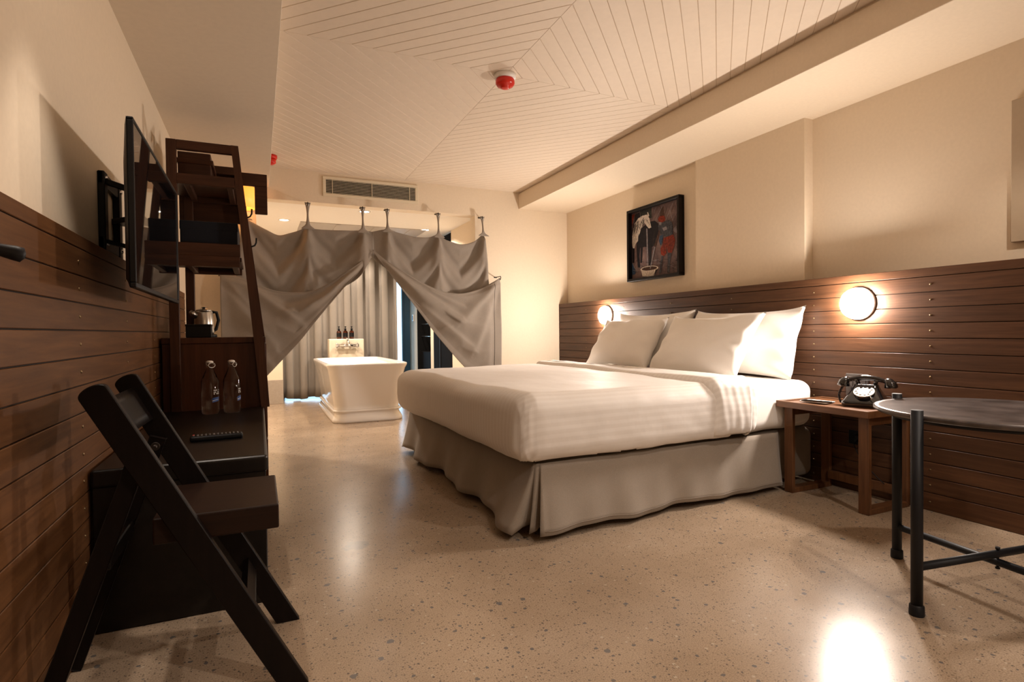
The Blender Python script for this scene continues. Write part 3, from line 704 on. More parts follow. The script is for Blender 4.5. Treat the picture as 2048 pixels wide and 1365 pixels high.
# amber wall lamp on the pier behind the shelf
e = empty('wall_lamp', (-.12, YB, 1.94), 'glowing amber drum lamp on the pier behind the ladder shelf', 'lamp')
bm = B(); lathe(bm, [(.098, 1.95), (.098, 2.125)], (-.105, 5.155, 0), 32, cap=False); obj('lamp_shade', bm, MAT['shade'], e, solid=.002)
bm = B(); tube(bm, [(-.105, YB-.001, 2.03), (-.105, 5.16, 2.03), (-.105, 5.155, 2.06)], .008, 8); tube(bm, [(-.105, 5.155, 2.05), (-.105, 5.155, 1.985)], .018, 10)
tube(bm, [(-.105, YB-.001, 2.03), (-.105, YB-.012, 2.03)], .04, 16); tube(bm, [(-.203, 5.155, 2.03), (-.007, 5.155, 2.03)], .003, 6); obj('lamp_arm', bm, MAT['iron'], e)
l = bpy.data.lights.new('amber_bulb', 'POINT'); l.energy = 1.1; l.color = (1, .55, .2); l.shadow_soft_size = .03
lo = bpy.data.objects.new('amber_bulb', l); lo.location = (-.105, 5.155, 1.965); COL.objects.link(lo)

# ================================================================== BED
def softnoise(vs, amp, freq, seed=0.0):
    for v in vs:
        p = v.co; v.co = p + Vector((noise.noise(p*freq+Vector((seed, 0, 0))), noise.noise(p*freq+Vector((0, seed+5, 0))), noise.noise(p*freq+Vector((0, 0, seed+9)))))*amp
BX0, BX1, BY0, BY1 = 1.03, 2.93, 2.12, 4.13
def bed():
    e = empty('bed', (2.0, 3.1, 0), 'large double bed with a taupe valance and white sheet against the plank wainscot', 'bed')
    bm = B(); vs = rbox(bm, BX0+.07, BX1+.025, BY0+.035, BY1-.03, .035, .325, .055, 5, 10); obj('bed_base', bm, MAT['base'], e)
    bm = B(); vs = rbox(bm, BX0+.03, BX1-.005, BY0+.01, BY1-.01, .332, .600, .065, 6, 22)
    softnoise(vs, .008, 5.0, 1.0); obj('mattress', bm, MAT['cotton'], e)
    for x in (1.25, 2.7):
        for y in (2.3, 3.95):
            bm = B(); lathe(bm, [(.025, 0), (.025, .04)], (x, y, 0), 14); obj('foot', bm, MAT['black'], e)
    # valance: path along near side, corner box pleat, foot side, far side
    bm = B()
    P = []   # (top point, hem point)
    xa, ya = BX0+.055, BY0+.02
    n1 = 60
    for i in range(n1+1):
        t = i/n1; x = 2.62+(xa+.03-2.62)*t
        fl = .030 + .035*sstep(.6, 1, t)
        wv = .010*math.sin(t*21)+.012*math.sin(t*9.3+1)+.006*math.sin(t*47)
        P.append((Vector((x, ya, .322)), Vector((x-.02*sstep(.85, 1, t), ya-fl-wv*sstep(0, .2, t), .032+.006*math.sin(t*17))), t))
    cx, cy = xa, ya
    P += [(Vector((cx+.026, cy, .322)), Vector((cx-.020, cy-.072, .030)), 1), (Vector((cx+.024, cy+.002, .322)), Vector((cx+.022, cy-.025, .040)), 1), (Vector((cx+.022, cy+.004, .322)), Vector((cx+.050, cy+.03, .048)), 1),
          (Vector((cx+.012, cy+.006, .322)), Vector((cx-.005, cy-.012, .036)), 1), (Vector((cx+.006, cy+.010, .322)), Vector((cx-.045, cy-.02, .030)), 1),
          (Vector((cx+.003, cy+.014, .322)), Vector((cx+.0, cy+.05, .045)), 1), (Vector((cx+.002, cy+.016, .322)), Vector((cx-.05, cy+.034, .044)), 1), (Vector((cx+.0, cy+.02, .322)), Vector((cx-.118, cy+.0, .030)), 1), (Vector((cx, cy+.03, .322)), Vector((cx-.132, cy+.03, .034)), 1)]
    n2 = 60
    for i in range(1, n2+1):
        t = i/n2; y = cy+.03+(BY1-.03-cy-.03)*t
        fl = .060+.030*math.cos(t*17)*(.4+.6*t)+.012*math.sin(t*41)+.060*(1-sstep(0, .3, t))
        P.append((Vector((cx, y, .322)), Vector((cx-max(.02, fl), y+.02*t, .034+.016*(0.5-.5*math.cos(t*17)))), t))
    ce = Vector((cx, BY1-.02, .322)); P.append((ce, Vector((cx-.05, BY1+.03, .034)), 1))
    for i in range(1, 25):
        t = i/24; x = cx+(2.62-cx)*t; P.append((Vector((x, BY1-.02, .322)), Vector((x, BY1+.03+.01*math.sin(t*30), .034)), t))
    nv = 10; rows = []
    for a, h, t in P:
        col = []
        for j in range(nv+1):
            v = j/nv; p = a.lerp(h, v); k = v**1.35
            p.x = a.x+(h.x-a.x)*k; p.y = a.y+(h.y-a.y)*k
            col.append(bm.verts.new(p))
        rows.append(col)
    for A, Bq in zip(rows, rows[1:]):
        for j in range(nv):
            f = bm.faces.new((A[j], Bq[j], Bq[j+1], A[j+1])); f.smooth = True
    sk = obj('valance', bm, MAT['skirt'], e, solid=.003)
    bm = B()
    for A, Bq in zip(P, P[1:]): pass
    tube(bm, [h+Vector((0, 0, .018))+(h-a).normalized()*.0 + Vector((0, -.0022 if i < n1 else 0, 0)) for i, (a, h, t) in enumerate(P[:n1+1])], .0012, 5)
    obj('hem_stitching', bm, MAT['skirt'], sk)
bed()
def sh(o):
    m = o.modifiers.new('thickness', 'SOLIDIFY'); m.thickness = .008; m.offset = -1
def duvet():
    e = empty('duvet', (1.65, 3.1, .33), 'white satin striped duvet with a folded back cuff tucked over the bed', 'duvet')
    zt = .628
    def uvs(bm, y0, y1, zt, r):
        lay = bm.loops.layers.uv.new('stripe')
        for f in bm.faces:
            n = f.normal
            for l in f.loops:
                p = l.vert.co; dn = max(0, zt-p.z)
                side = abs(f.calc_center_median().y-(y0+y1)/2) > (y1-y0)/2-.09 and abs(n.x) < .72
                if side and p.y < (y0+y1)/2: u = p.y - dn
                elif side: u = p.y + dn
                else: u = p.y
                l[lay].uv = (u, p.x)
    x0, x1, y0, y1 = BX0-.038, 2.28, BY0-.035, BY1-.01
    bm = B(); vs = rbox(bm, x0, x1, y0, y1, .318, zt, .085, 8, 36)
    for v in vs:
        p = v.co
        cxn = (p.x-x0)/(x1-x0); cyn = (p.y-y0)/(y1-y0); zz = (p.z-.318)/(zt-.318)
        bul = math.sin(PI*min(1, max(0, zz)))*.012
        if p.y < y0+.10: p.y -= bul
        if p.y > y1-.10: p.y += bul
        if p.x < x0+.10: p.x -= bul
        if p.z < .42:                                           # tucked under all along the bottom
            k = (1-(p.z-.318)/.102)**2
            p.z -= .006*math.sin(p.x*9)*k
        # soft quilting swell and drag lines on the top
        p.z += sstep(.56, .62, p.z)*(.007*math.sin(p.y*5.0+1.5*math.sin(p.x*3))*math.sin(p.x*4.1+.7) + .010*math.sin(PI*cxn)*math.sin(PI*cyn))
        # gather at the near corner
        d = math.hypot(p.x-x0, p.y-y0)
        if d < .30 and zz < .95:
            a = math.atan2(p.x-x0+.001, p.y-y0+.001)
            p.x += .0025*math.sin(a*9+p.z*16)*(1-d/.30); p.y += .0025*math.cos(a*9+p.z*18)*(1-d/.30)
            ck = math.exp(-((p.x-x0-.055)/.016)**2)*(1 if p.y < y0+.09 else 0)*(1-zz)**.6
            p.y += .008*ck
    softnoise(vs, .006, 3.4, 3.0); softnoise(vs, .0022, 14, 8.0)
    bmesh.ops.recalc_face_normals(bm, faces=bm.faces[:]); uvs(bm, y0, y1, zt, .085)
    bmesh.ops.delete(bm, geom=[f for f in bm.faces if all(v.co.z < .345 for v in f.verts) and f.normal.z < -.6], context='FACES')
    sh(obj('quilt', bm, MAT['satin'], e, recalc=False))
    # folded back cuff, slightly raised and skewed
    cx0, cx1 = 2.055, 2.42
    bm = B(); vs = rbox(bm, cx0, cx1, y0-.012, y1+.01, .333, zt+.026, .062, 7, 30)
    for v in vs:
        p = v.co; zz = min(1, max(0, (p.z-.33)/(zt-.33)))
        top = sstep(.55, .64, p.z)
        if p.x < cx0+.075:                                      # leading edge rolls thinly onto the quilt
            p.z -= 0
        fy = (p.y-y0)/(y1-y0)
        p.x += .10*sstep(.05, 1.0, fy)*(1 if p.x < (cx0+cx1)/2 else .1) + .012*math.sin(p.y*6)
        if p.x > cx1-.09: 
            p.z -= .022*top
            if p.y < y0+.1: p.y += .018
        if p.y < y0+.12:
            p.y += .0018*math.sin(p.x*70+p.z*14+2*math.sin(p.z*9))*(1-zz)+.0012*math.sin(p.x*113+p.z*21)
            p.y -= .012*math.sin(PI*zz)
    softnoise(vs, .006, 5, 6.0); softnoise(vs, .002, 17, 3.0)
    bmesh.ops.recalc_face_normals(bm, faces=bm.faces[:])
    uvs(bm, y0, y1, zt+.026, .06)
    bmesh.ops.delete(bm, geom=[f for f in bm.faces if all(v.co.z < .36 for v in f.verts) and f.normal.z < -.6], context='FACES')
    sh(obj('folded_cuff', bm, MAT['satin'], e, recalc=False))
duvet()
def pillow(name, c, wid, hei, thick, lean, label, seed, yaw=0.0):
    """stands on its long edge facing the foot of the bed; c = bottom centre"""
    bm = B(); nu, nv = 44, 32
    def P(s):
        def fn(u, v):
            a, b = 2*u-1, 2*v-1
            y = wid/2*a*(1-.055*(1-b*b)*abs(a)**3); z = hei/2*b*(1-.075*(1-a*a)*abs(b)**3)
            z += .018*(abs(a)**6)*(1 if b > 0 else -.3)*abs(b)
            t = max(0, (1-a**4)*(1-b**4))**.55*(1-.15*(a*a+b*b))
            w_ = noise.noise(Vector((a*2.2+seed, b*2.2, s)))*.012 + .006*math.sin(9*math.atan2(b, a)+seed)*sstep(.55, .95, max(abs(a), abs(b)))*(1-max(abs(a), abs(b))**12)
            ed = sstep(0, .25, t)
            x = s*(thick/2*t*(1-.25*b)) + w_*ed*s + .015*math.sin(a*2+seed)*ed
            p = Vector((x, y, z+hei/2))
            return Matrix.Translation(c) @ Matrix.Rotation(yaw, 4, 'Z') @ Matrix.Rotation(lean, 4, 'Y') @ p
        return fn
    grid(bm, P(-1), nu, nv); grid(bm, P(1), nu, nv)
    bmesh.ops.remove_doubles(bm, verts=bm.verts[:], dist=.0006)
    obj(name, bm, MAT['cotton'], None, label, 'pillow', 'white pillows on the bed')
RL = math.radians
pillow('pillow', Vector((2.525, 2.73, .616)), .82, .435, .16, RL(32), 'white pillow at the front nearest the viewer, lit by the near wall lamp', 1.0, RL(-3))
pillow('pillow', Vector((2.56, 3.565, .622)), .74, .42, .16, RL(32), 'white pillow at the front on the far half of the bed', 5.0, RL(2))
pillow('pillow', Vector((2.785, 2.605, .606)), .85, .43, .16, RL(17), 'white pillow leaning on the wainscot behind the nearest front pillow', 9.0, RL(0))
pillow('pillow', Vector((2.785, 3.50, .606)), .90, .445, .16, RL(17), 'white pillow leaning on the wainscot at the far back, mostly hidden', 13.0, RL(0))

# the bed stands very slightly askew in the room
def spin(o, ang, piv):
    p = Vector(o.location); piv = Vector(piv); o.location = piv + Matrix.Rotation(ang, 3, 'Z') @ (p-piv); o.rotation_euler.z += ang
for o in [o for o in COL.objects if o.parent is None and o.get('category') in ('bed', 'duvet', 'pillow')]: spin(o, RL(1.7), (1.03, 2.10, 0))
# wall sconces
def sconce(y, z, label):
    e = empty('wall_sconce', (2.97, y, z), label, 'wall lamp', 'round opal wall lamps beside the bed')
    bm = B(); lathe(bm, [(.085, -.0005), (.088, .004), (.088, .016), (.083, .020)], (2.97, y, z), 40, '-X'); obj('base_ring', bm, MAT['greypanel'], e, label='grey base ring')
    bm = B(); lathe(bm, [(.082, .018), (.084, .034), (.078, .054), (.060, .068), (.030, .076), (.001, .077)], (2.97, y, z), 40, '-X', cap=False); obj('glass_dome', bm, MAT['sconce'], e, label='glowing white opal glass')
sconce(1.955, 1.03, 'round lit wall lamp on the wainscot above the nightstand')
sconce(4.345, 1.04, 'round lit wall lamp on the wainscot on the far side of the bed')

# ================================================================== NIGHTSTAND
def nightstand():
    e = empty('nightstand', (2.8, 1.93, 0), 'brown wooden open frame nightstand between the bed and the steel table', 'nightstand')
    x0, x1, y0, y1, zt = 2.585, 2.962, 1.665, 2.172, .505
    bm = B(); fw, h = .022, .034
    box(bm, x0, x0+fw, y0, y1, zt-h, zt, .002); box(bm, x1-fw, x1, y0, y1, zt-h, zt, .002); box(bm, x0+fw, x1-fw, y0, y0+fw, zt-h, zt, .002); box(bm, x0+fw, x1-fw, y1-fw, y1, zt-h, zt, .002)
    top = obj('top_frame', bm, MAT['teak_y'], e)
    bm = B(); box(bm, x0+fw-.001, x1-fw+.001, y0+fw-.001, y1-fw+.001, zt-h, zt-.006); obj('inset_panel', bm, MAT['teak_y'], top)
    for ys, s in ((1.690, 1), (2.105, 1)):
        for x in (2.632, 2.930):
            bm = B(); box(bm, x, x+.022, ys, ys+.052, 0, zt-h, .002); obj('leg', bm, MAT['teak'], e)
        bm = B(); box(bm, 2.654, 2.930, ys, ys+.052, 0, .028, .002); obj('floor_rail', bm, MAT['teak'], e)
        bm = B(); box(bm, 2.654, 2.930, ys+.012, ys+.04, zt-h-.045, zt-h-.008, .002); obj('upper_rail', bm, MAT['teak'], e)
    bm = B(); box(bm, 2.915, 2.94, 1.742, 2.105, .05, .095, .002); obj('back_rail', bm, MAT['teak'], e)
nightstand()
ZT = .505
e = empty('notepad', (2.70, 2.01, ZT), 'small white notepad lying on the nightstand beside the telephone', 'notepad')
def rotbox(bm, c, sx, sy, sz, ang, bev=.0):
    vs = box(bm, -sx/2, sx/2, -sy/2, sy/2, 0, sz, bev)
    bmesh.ops.transform(bm, matrix=Matrix.Translation(c) @ Matrix.Rotation(ang, 4, 'Z'), verts=bm.verts[:])
bm = B(); rotbox(bm, Vector((2.715, 2.02, ZT+.0003)), .095, .14, .004, RL(8), .0006); obj('pages', bm, MAT['paper'], e)
e = empty('pen', (2.65, 1.97, ZT+.004), 'dark pen lying across the white notepad on the nightstand', 'pen')
bm = B(); tube(bm, [(2.640, 2.058, ZT+.0095), (2.645, 2.045, ZT+.0095), (2.690, 1.925, ZT+.0095), (2.693, 1.918, ZT+.0095), (2.697, 1.908, ZT+.0095)], [.0032, .0048, .0048, .004, .001], 10); obj('barrel', bm, MAT['gloss_black'], e)
bm = B(); obox(bm, (2.643, 2.05, ZT+.0150), (2.661, 2.003, ZT+.0150), .003, .0012, Vector((0, 0, 1))); obj('clip', bm, MAT['chrome'], e)

# rotary telephone, built in its own frame then turned towards the room
def telephone():
    e = empty('rotary_telephone', (2.795, 1.81, ZT), 'glossy black rotary dial telephone with a white dial on the nightstand', 'telephone')
    T = Matrix.Translation((2.795, 1.81, ZT)) @ Matrix.Rotation(RL(-68), 4, 'Z')   # local -Y is the front of the set
    def fin(name, bm, m, parent=e, **k):
        bmesh.ops.transform(bm, matrix=T, verts=bm.verts[:]); return obj(name, bm, m, parent, **k)
    def rr(bm, rings):
        R = []
        for w_, d, r, z, oy in rings:
            pts = []
            for qx, qy, s in ((w_/2-r, -d/2+r, -PI/2), (w_/2-r, d/2-r, 0), (-w_/2+r, d/2-r, PI/2), (-w_/2+r, -d/2+r, PI)):
                for k in range(6): t = s+PI/2*k/5; pts.append(bm.verts.new((qx+r*math.cos(t), qy+r*math.sin(t)+oy, z)))
            R.append(pts)
        n = len(R[0])
        for A, Bq in zip(R, R[1:]):
            for i in range(n): f = bm.faces.new((A[i], A[(i+1) % n], Bq[(i+1) % n], Bq[i])); f.smooth = True
        bm.faces.new(R[0][::-1]); bm.faces.new(R[-1])
    bm = B(); rr(bm, [(.186, .150, .02, .0, 0), (.192, .156, .022, .004, 0), (.192, .156, .022, .022, 0), (.184, .148, .022, .027, 0), (.178, .142, .022, .030, 0), (.168, .130, .025, .042, .003), (.146, .104, .025, .060, .010), (.122, .080, .024, .080, .016), (.106, .062, .02, .097, .020), (.104, .058, .018, .104, .020), (.098, .052, .016, .107, .020)])
    fin('body', bm, MAT['gloss_black'])
    bm = B()
    for s in (-1, 1):
        bm = B()
        tube(bm, [(s*.036, .020, .100), (s*.040, .020, .116), (s*.046, .006, .128)], [.010, .009, .006], 10); tube(bm, [(s*.036, .020, .106), (s*.040, .022, .118), (s*.046, .036, .128)], [.010, .009, .006], 10)
        fin('cradle', bm, MAT['gloss_black'])
    # handset
    bm = B(); pts = []; rs = []
    for i in range(25):
        a = -1+2*i/24; pts.append((a*.092, .021, .137-.020*a*a+.002)); rs.append(.0125+.002*math.cos(a*PI))
    tube(bm, pts, rs, 14)
    for s in (-1, 1):
        tube(bm, [(s*.080, .021, .134), (s*.093, .021, .124), (s*.100, .021, .112), (s*.104, .021, .100), (s*.105, .021, .094), (s*.105, .021, .091)], [.012, .021, .027, .0295, .029, .02], 18)
    fin('handset', bm, MAT['gloss_black'])
    # dial tilted on the front slope
    nrm = Vector((0, -.50, .866)).normalized(); ux = Vector((1, 0, 0)); uy = nrm.cross(ux); cc = Vector((0, -.036, .064))
    def D(x, y, z): return cc+ux*x+uy*y+nrm*z
    bm = B(); n = 36
    for z0, z1, r0, r1 in ((-.006, .008, .046, .046),):
        A = [bm.verts.new(D(r0*math.cos(2*PI*k/n), r0*math.sin(2*PI*k/n), z0)) for k in range(n)]; Bq = [bm.verts.new(D(r1*math.cos(2*PI*k/n), r1*math.sin(2*PI*k/n), z1)) for k in range(n)]
        for k in range(n): bm.faces.new((A[k], A[(k+1) % n], Bq[(k+1) % n], Bq[k]))
        bm.faces.new(Bq)
    d = fin('dial_plate', bm, MAT['gloss_black'])
    bm = B()
    for k in range(10):
        t = k*2*PI/11+.4; tube(bm, [D(.034*math.cos(t)+.0085*math.cos(b*PI/6), .034*math.sin(t)+.0085*math.sin(b*PI/6), .0115) for b in range(12)], .0026, 6, closed=True)
    tube(bm, [D(.0435*math.cos(b*PI/18), .0435*math.sin(b*PI/18), .011) for b in range(36)], .0028, 6, closed=True)
    tube(bm, [D(.022*math.cos(b*PI/18), .022*math.sin(b*PI/18), .0115) for b in range(36)], .0040, 6, closed=True)
    fin('finger_wheel', bm, MAT['white'], d, label='white finger wheel')
    bm = B(); A = [bm.verts.new(D(.021*math.cos(2*PI*k/24), .021*math.sin(2*PI*k/24), .0125)) for k in range(24)]; bm.faces.new(A)
    for k in range(10):
        t = k*2*PI/11+.4; Q = [bm.verts.new(D(.034*math.cos(t)+.006*math.cos(b*PI/6), .034*math.sin(t)+.006*math.sin(b*PI/6), .0085)) for b in range(12)]; bm.faces.new(Q)
    fin('number_disc', bm, MAT['paper'], d, label='white number disc')
    bm = B(); tube(bm, [D(.030, -.036, .010), D(.038, -.046, .012), D(.041, -.056, .006)], .0025, 6); fin('finger_stop', bm, MAT['chrome'], d)
    # coiled cord at the left of the set
    bm = B(); pts = []
    for i in range(150):
        t = i/149; c = Vector((-.106-.012*math.sin(PI*t), .012-.03*t, .088-.080*t)); a = t*2*PI*15
        pts.append(c+Vector((.0052*math.cos(a), .0052*math.sin(a), 0)))
    tube(bm, pts, .0019, 6); fin('coiled_cord', bm, MAT['black'])
telephone()
# switch and socket plate on the wainscot
e = empty('socket_plate', (2.97, 1.965, .535), 'grey brown switch and socket plate on the wainscot behind the telephone', 'switch plate')
bm = B(); box(bm, 2.960, 2.9698, 1.905, 2.030, .525, .648, .003); obj('plate', bm, MAT['grey_plastic'], e)
for i, y in enumerate((1.93, 1.966, 2.002)):
    bm = B(); box(bm, 2.9565, 2.961, y-.014, y+.014, .58, .632, .0015); obj('rocker', bm, MAT['grey_plastic'], e)
bm = B(); box(bm, 2.957, 2.961, 1.93, 2.0, .535, .572, .0015); obj('socket_insert', bm, MAT['black'], e)
e = empty('wall_socket', (2.97, 2.0, .26), 'dark wall socket low on the wainscot under the nightstand', 'socket')
bm = B(); box(bm, 2.961, 2.9698, 1.90, 2.015, .26, .335, .003); obj('plate', bm, MAT['black'], e)
bm = B(); box(bm, 2.93, 2.9612, 1.925, 1.965, .28, .32, .004); obj('plug', bm, MAT['black'], e)
bm = B(); tube(bm, [(2.932, 1.945, .295), (2.90, 1.942, .27), (2.89, 1.90, .20), (2.905, 1.82, .12), (2.925, 1.775, .075), (2.94, 1.735, .11), (2.955, 1.70, .2), (2.962, 1.69, .32), (2.9655, 1.715, .46)], .0028, 6)
obj('power_cord', bm, MAT['black'], None, 'thin dark cord looping down the wainscot under the nightstand', 'cord')

# ================================================================== STEEL SIDE TABLE
def side_table():
    cx, cy, R = 2.203, .990, .345
    e = empty('side_table', (cx, cy, 0), 'round black steel tray table on tube legs at the right edge', 'table')
    bm = B(); lathe(bm, [(.30, .602), (R-.012, .606), (R, .614), (R, .622), (R-.010, .626), (R-.020, .6225), (.2, .621), (.001, .6215)], (cx, cy, 0), 72); obj('table_top', bm, MAT['tabletop'], e)
    bm = B(); lathe(bm, [(.290, .592), (.296, .592), (.296, .604), (.290, .604)], (cx, cy, 0), 60, cap=False); obj('apron_ring', bm, MAT['matte_black'], e)
    legs = []
    for dx, dy in ((-.335, .05), (.05, .343)): legs += [(dx, dy), (-dx, -dy)]
    LR = R+.006
    for dx, dy in legs:
        k = LR/math.hypot(dx, dy); x, y = cx+dx*k, cy+dy*k
        bm = B(); tube(bm, [(x, y, .0), (x, y, .642)], .0165, 20); l_ = obj('leg', bm, MAT['matte_black'], e)
        bm = B(); lathe(bm, [(.0205, 0), (.0215, .004), (.0205, .030), (.0170, .034)], (x, y, 0), 20, cap=False); obj('foot_cap', bm, MAT['matte_black'], l_)
    for i, z in ((0, .150), (2, .122)):
        dx, dy = legs[i]; k = LR/math.hypot(dx, dy); a = Vector((cx+dx*k, cy+dy*k, z)); b_ = Vector((cx-dx*k, cy-dy*k, z))
        bm = B(); tube(bm, [a, b_], .0125, 16); obj('cross_bar', bm, MAT['matte_black'], e)
    bm = B(); tube(bm, [(cx, cy, .100), (cx, cy, .105), (cx, cy, .106), (cx, cy, .164), (cx, cy, .165), (cx, cy, .172)], [.007, .007, .004, .004, .007, .007], 8); obj('bolt', bm, MAT['matte_black'], e)
side_table()

# ================================================================== FRAMED PICTURE
def picture():
    y0, y1, z0, z1 = 3.435, 4.115, 1.330, 1.965; xw = 3.08
    e = empty('framed_picture', (xw, (y0+y1)/2, z0), 'dark framed painting of a white maned horse and a figure in red trousers', 'picture')
    bm = B(); fw = .024; xf = 3.022
    box(bm, xf, xw-.0003, y0, y1, z1-fw, z1, .002); box(bm, xf, xw-.0003, y0, y1, z0, z0+fw, .002); box(bm, xf, xw-.0003, y0, y0+fw, z0+fw, z1-fw, .002); box(bm, xf, xw-.0003, y1-fw, y1, z0+fw, z1-fw, .002)
    obj('frame', bm, MAT['chairwood'], e)
    m, nt, b = newmat('painted_ground'); v = coords(nt, (1, 1, 1)); n = N(nt, 'ShaderNodeTexNoise'); n.inputs['Scale'].default_value = 7; n.inputs['Detail'].default_value = 8; n.inputs['Roughness'].default_value = .7; n.inputs['Distortion'].default_value = 1.2
    nt.links.new(v, n.inputs['Vector']); r = ramp(nt, [(.3, (.03, .022, .026)), (.45, (.12, .080, .078)), (.6, (.17, .115, .105)), (.75, (.26, .19, .17))]); nt.links.new(n.outputs['Fac'], r.inputs[0]); nt.links.new(r.outputs[0], b.inputs['Base Color']); b.inputs['Roughness'].default_value = .6; b.inputs['Specular IOR Level'].default_value = .12
    def pm(name, c, a=.25): return plain(name, c, .6, noise_amt=a, nscale=60, spec=.12)
    mats = [m, pm('paint_black', (.013, .011, .014)), pm('paint_white', (.52, .46, .40), .3), pm('paint_red', (.17, .024, .012), .5), pm('paint_slate', (.05, .05, .058), .5), pm('paint_blue', (.035, .06, .10), .4), pm('paint_brown', (.06, .032, .025), .4), pm('paint_grey', (.20, .18, .19), .3), pm('paint_dkgreen', (.028, .03, .026), .3)]
    ya, yb, za, zb = y0+fw-.001, y1-fw+.001, z0+fw-.001, z1-fw+.001
    bm = B(); vs = box(bm, xw-.018, xw-.002, ya, yb, za, zb)
    lev = [0]
    def uv(px, py):
        u = (px-125)/605.0; t = 362-172*u; bt = 1232-92*u; v = (py-t)/(bt-t); return (min(1, max(0, u)), min(1, max(0, v)))
    def pt(u, v, h): return Vector((xw-.018-h, yb-(yb-ya)*u, zb-(zb-za)*v))
    def poly(mi, P_):
        lev[0] += .00006; h = .0003+lev[0]
        f = bm.faces.new([bm.verts.new(pt(*uv(*p), h)) for p in P_]); f.material_index = mi
    def stroke(mi, P_, wd=6):
        lev[0] += .00002; h = .0003+lev[0]
        Q = [Vector(p) for p in P_]
        for a, c in zip(Q, Q[1:]):
            d = (c-a).normalized(); nn = Vector((-d.y, d.x))*wd/2; f = bm.faces.new([bm.verts.new(pt(*uv(*p), h)) for p in (a-nn, c-nn, c+nn, a+nn)]); f.material_index = mi
    rnd = random.Random(4)
    poly(8, [(240, 330), (390, 285), (390, 420), (250, 470)]); poly(1, [(165, 380), (235, 345), (245, 420), (165, 500)]); poly(3, [(130, 380), (170, 365), (150, 430), (130, 530)])
    poly(6, [(500, 300), (535, 280), (545, 410), (490, 410)])
    for a, c in (((450, 280), (415, 360)), ((530, 260), (430, 470)), ((655, 210), (555, 480)), ((725, 290), (690, 500)), ((610, 330), (640, 470))): stroke(7, [a, c], 5)
    for i in range(26):
        x = rnd.uniform(400, 725); y = rnd.uniform(230, 460) ; stroke(6, [(x, y), (x-28, y+90)], 2.5)
    poly(1, [(225, 580), (300, 520), (380, 470), (430, 462), (475, 500), (478, 640), (445, 770), (385, 810), (300, 800), (230, 812), (190, 800), (195, 660)])
    for leg in ([(190, 800), (240, 800), (230, 920), (240, 1075), (205, 1075), (195, 930)], [(245, 800), (275, 800), (262, 1010), (240, 1010)], [(340, 790), (390, 790), (382, 1040), (352, 1045), (350, 900)], [(130, 800), (165, 800), (160, 1010), (132, 1010)]): poly(1, leg)
    poly(2, [(132, 650), (145, 560), (170, 490), (215, 425), (270, 392), (325, 378), (355, 392), (352, 420), (315, 450), (290, 500), (275, 540), (250, 560), (240, 610), (215, 660), (212, 720), (180, 760), (160, 820), (140, 815), (132, 740)])
    poly(2, [(305, 420), (345, 398), (362, 430), (386, 548), (355, 560), (330, 530), (305, 490)]); poly(2, [(335, 345), (348, 350), (362, 395), (340, 400)])
    for i in range(34):
        x = rnd.uniform(145, 300); y = 395+(320-x)*.55+rnd.uniform(0, 60); L = rnd.uniform(60, 150); stroke(1, [(x, y), (x-10, y+L*.5), (x-26, y+L)], 3.5)
    stroke(1, [(335, 455), (345, 462)], 8); stroke(6, [(318, 440), (372, 520)], 3)
    stroke(7, [(330, 560), (335, 800), (338, 1060)], 15)
    poly(3, [(470, 440), (490, 408), (520, 398), (545, 405), (558, 440), (552, 470), (520, 488), (478, 478)])
    poly(4, [(470, 530), (500, 500), (540, 485), (600, 458), (632, 490), (645, 560), (640, 640), (600, 672), (540, 668), (500, 640), (478, 590)])
    poly(7, [(520, 560), (570, 540), (580, 580), (540, 600)]); poly(7, [(478, 478), (515, 488), (510, 520), (485, 520)])
    poly(5, [(490, 660), (530, 650), (525, 740), (500, 790), (480, 730)])
    poly(3, [(535, 695), (590, 672), (650, 650), (668, 720), (655, 820), (630, 885), (590, 880), (570, 800), (568, 890), (540, 925), (505, 905), (497, 830), (528, 770)])
    for i in range(8):
        x = 520+i*18; stroke(6, [(x, 710), (x+6, 860)], 4)
    for leg in ([(508, 925), (530, 925), (520, 1000), (500, 1150), (478, 1150), (500, 1000)], [(580, 885), (625, 885), (610, 1010), (606, 1140), (576, 1145), (584, 1000)]): poly(4, leg)
    stroke(6, [(490, 590), (430, 800)], 20); stroke(7, [(430, 800), (372, 1085)], 14)
    poly(5, [(130, 1010), (160, 1060), (180, 1120), (175, 1160), (130, 1170)]); stroke(7, [(140, 1020), (165, 1080), (190, 1090), (200, 1140)], 6)
    for i in range(40):
        x = rnd.uniform(150, 720); y = rnd.uniform(960, 1120); stroke(1 if i % 3 else 7, [(x, y), (x+rnd.uniform(-30, 30), y+rnd.uniform(-12, 18)), (x+rnd.uniform(20, 55), y+rnd.uniform(-20, 20))], 4)
    for k in range(5): stroke(7, [(690+10*math.cos(t*.7)*(k+1)*.7, 560+k*6+45*math.sin(t*.7)) for t in range(6)], 4)
    stroke(4, [(690, 830), (700, 770), (722, 780), (715, 850), (680, 860)], 5)
    poly(1, [(262, 1100), (462, 1060), (440, 1140), (395, 1190), (280, 1195)])
    poly(2, [(255, 1110), (300, 1125), (370, 1118), (440, 1100), (415, 1185), (340, 1190), (272, 1188)])
    ell = [(360+115*math.cos(t*PI/12), 1086+36*math.sin(t*PI/12)-.12*115*math.cos(t*PI/12)) for t in range(24)]; poly(2, ell)
    ell = [(360+98*math.cos(t*PI/12), 1084+25*math.sin(t*PI/12)-.12*98*math.cos(t*PI/12)) for t in range(24)]; poly(6, ell)
    stroke(7, [(398, 960), (372, 1085)], 12)
    obj('painting', bm, mats, e, recalc=False)
picture()

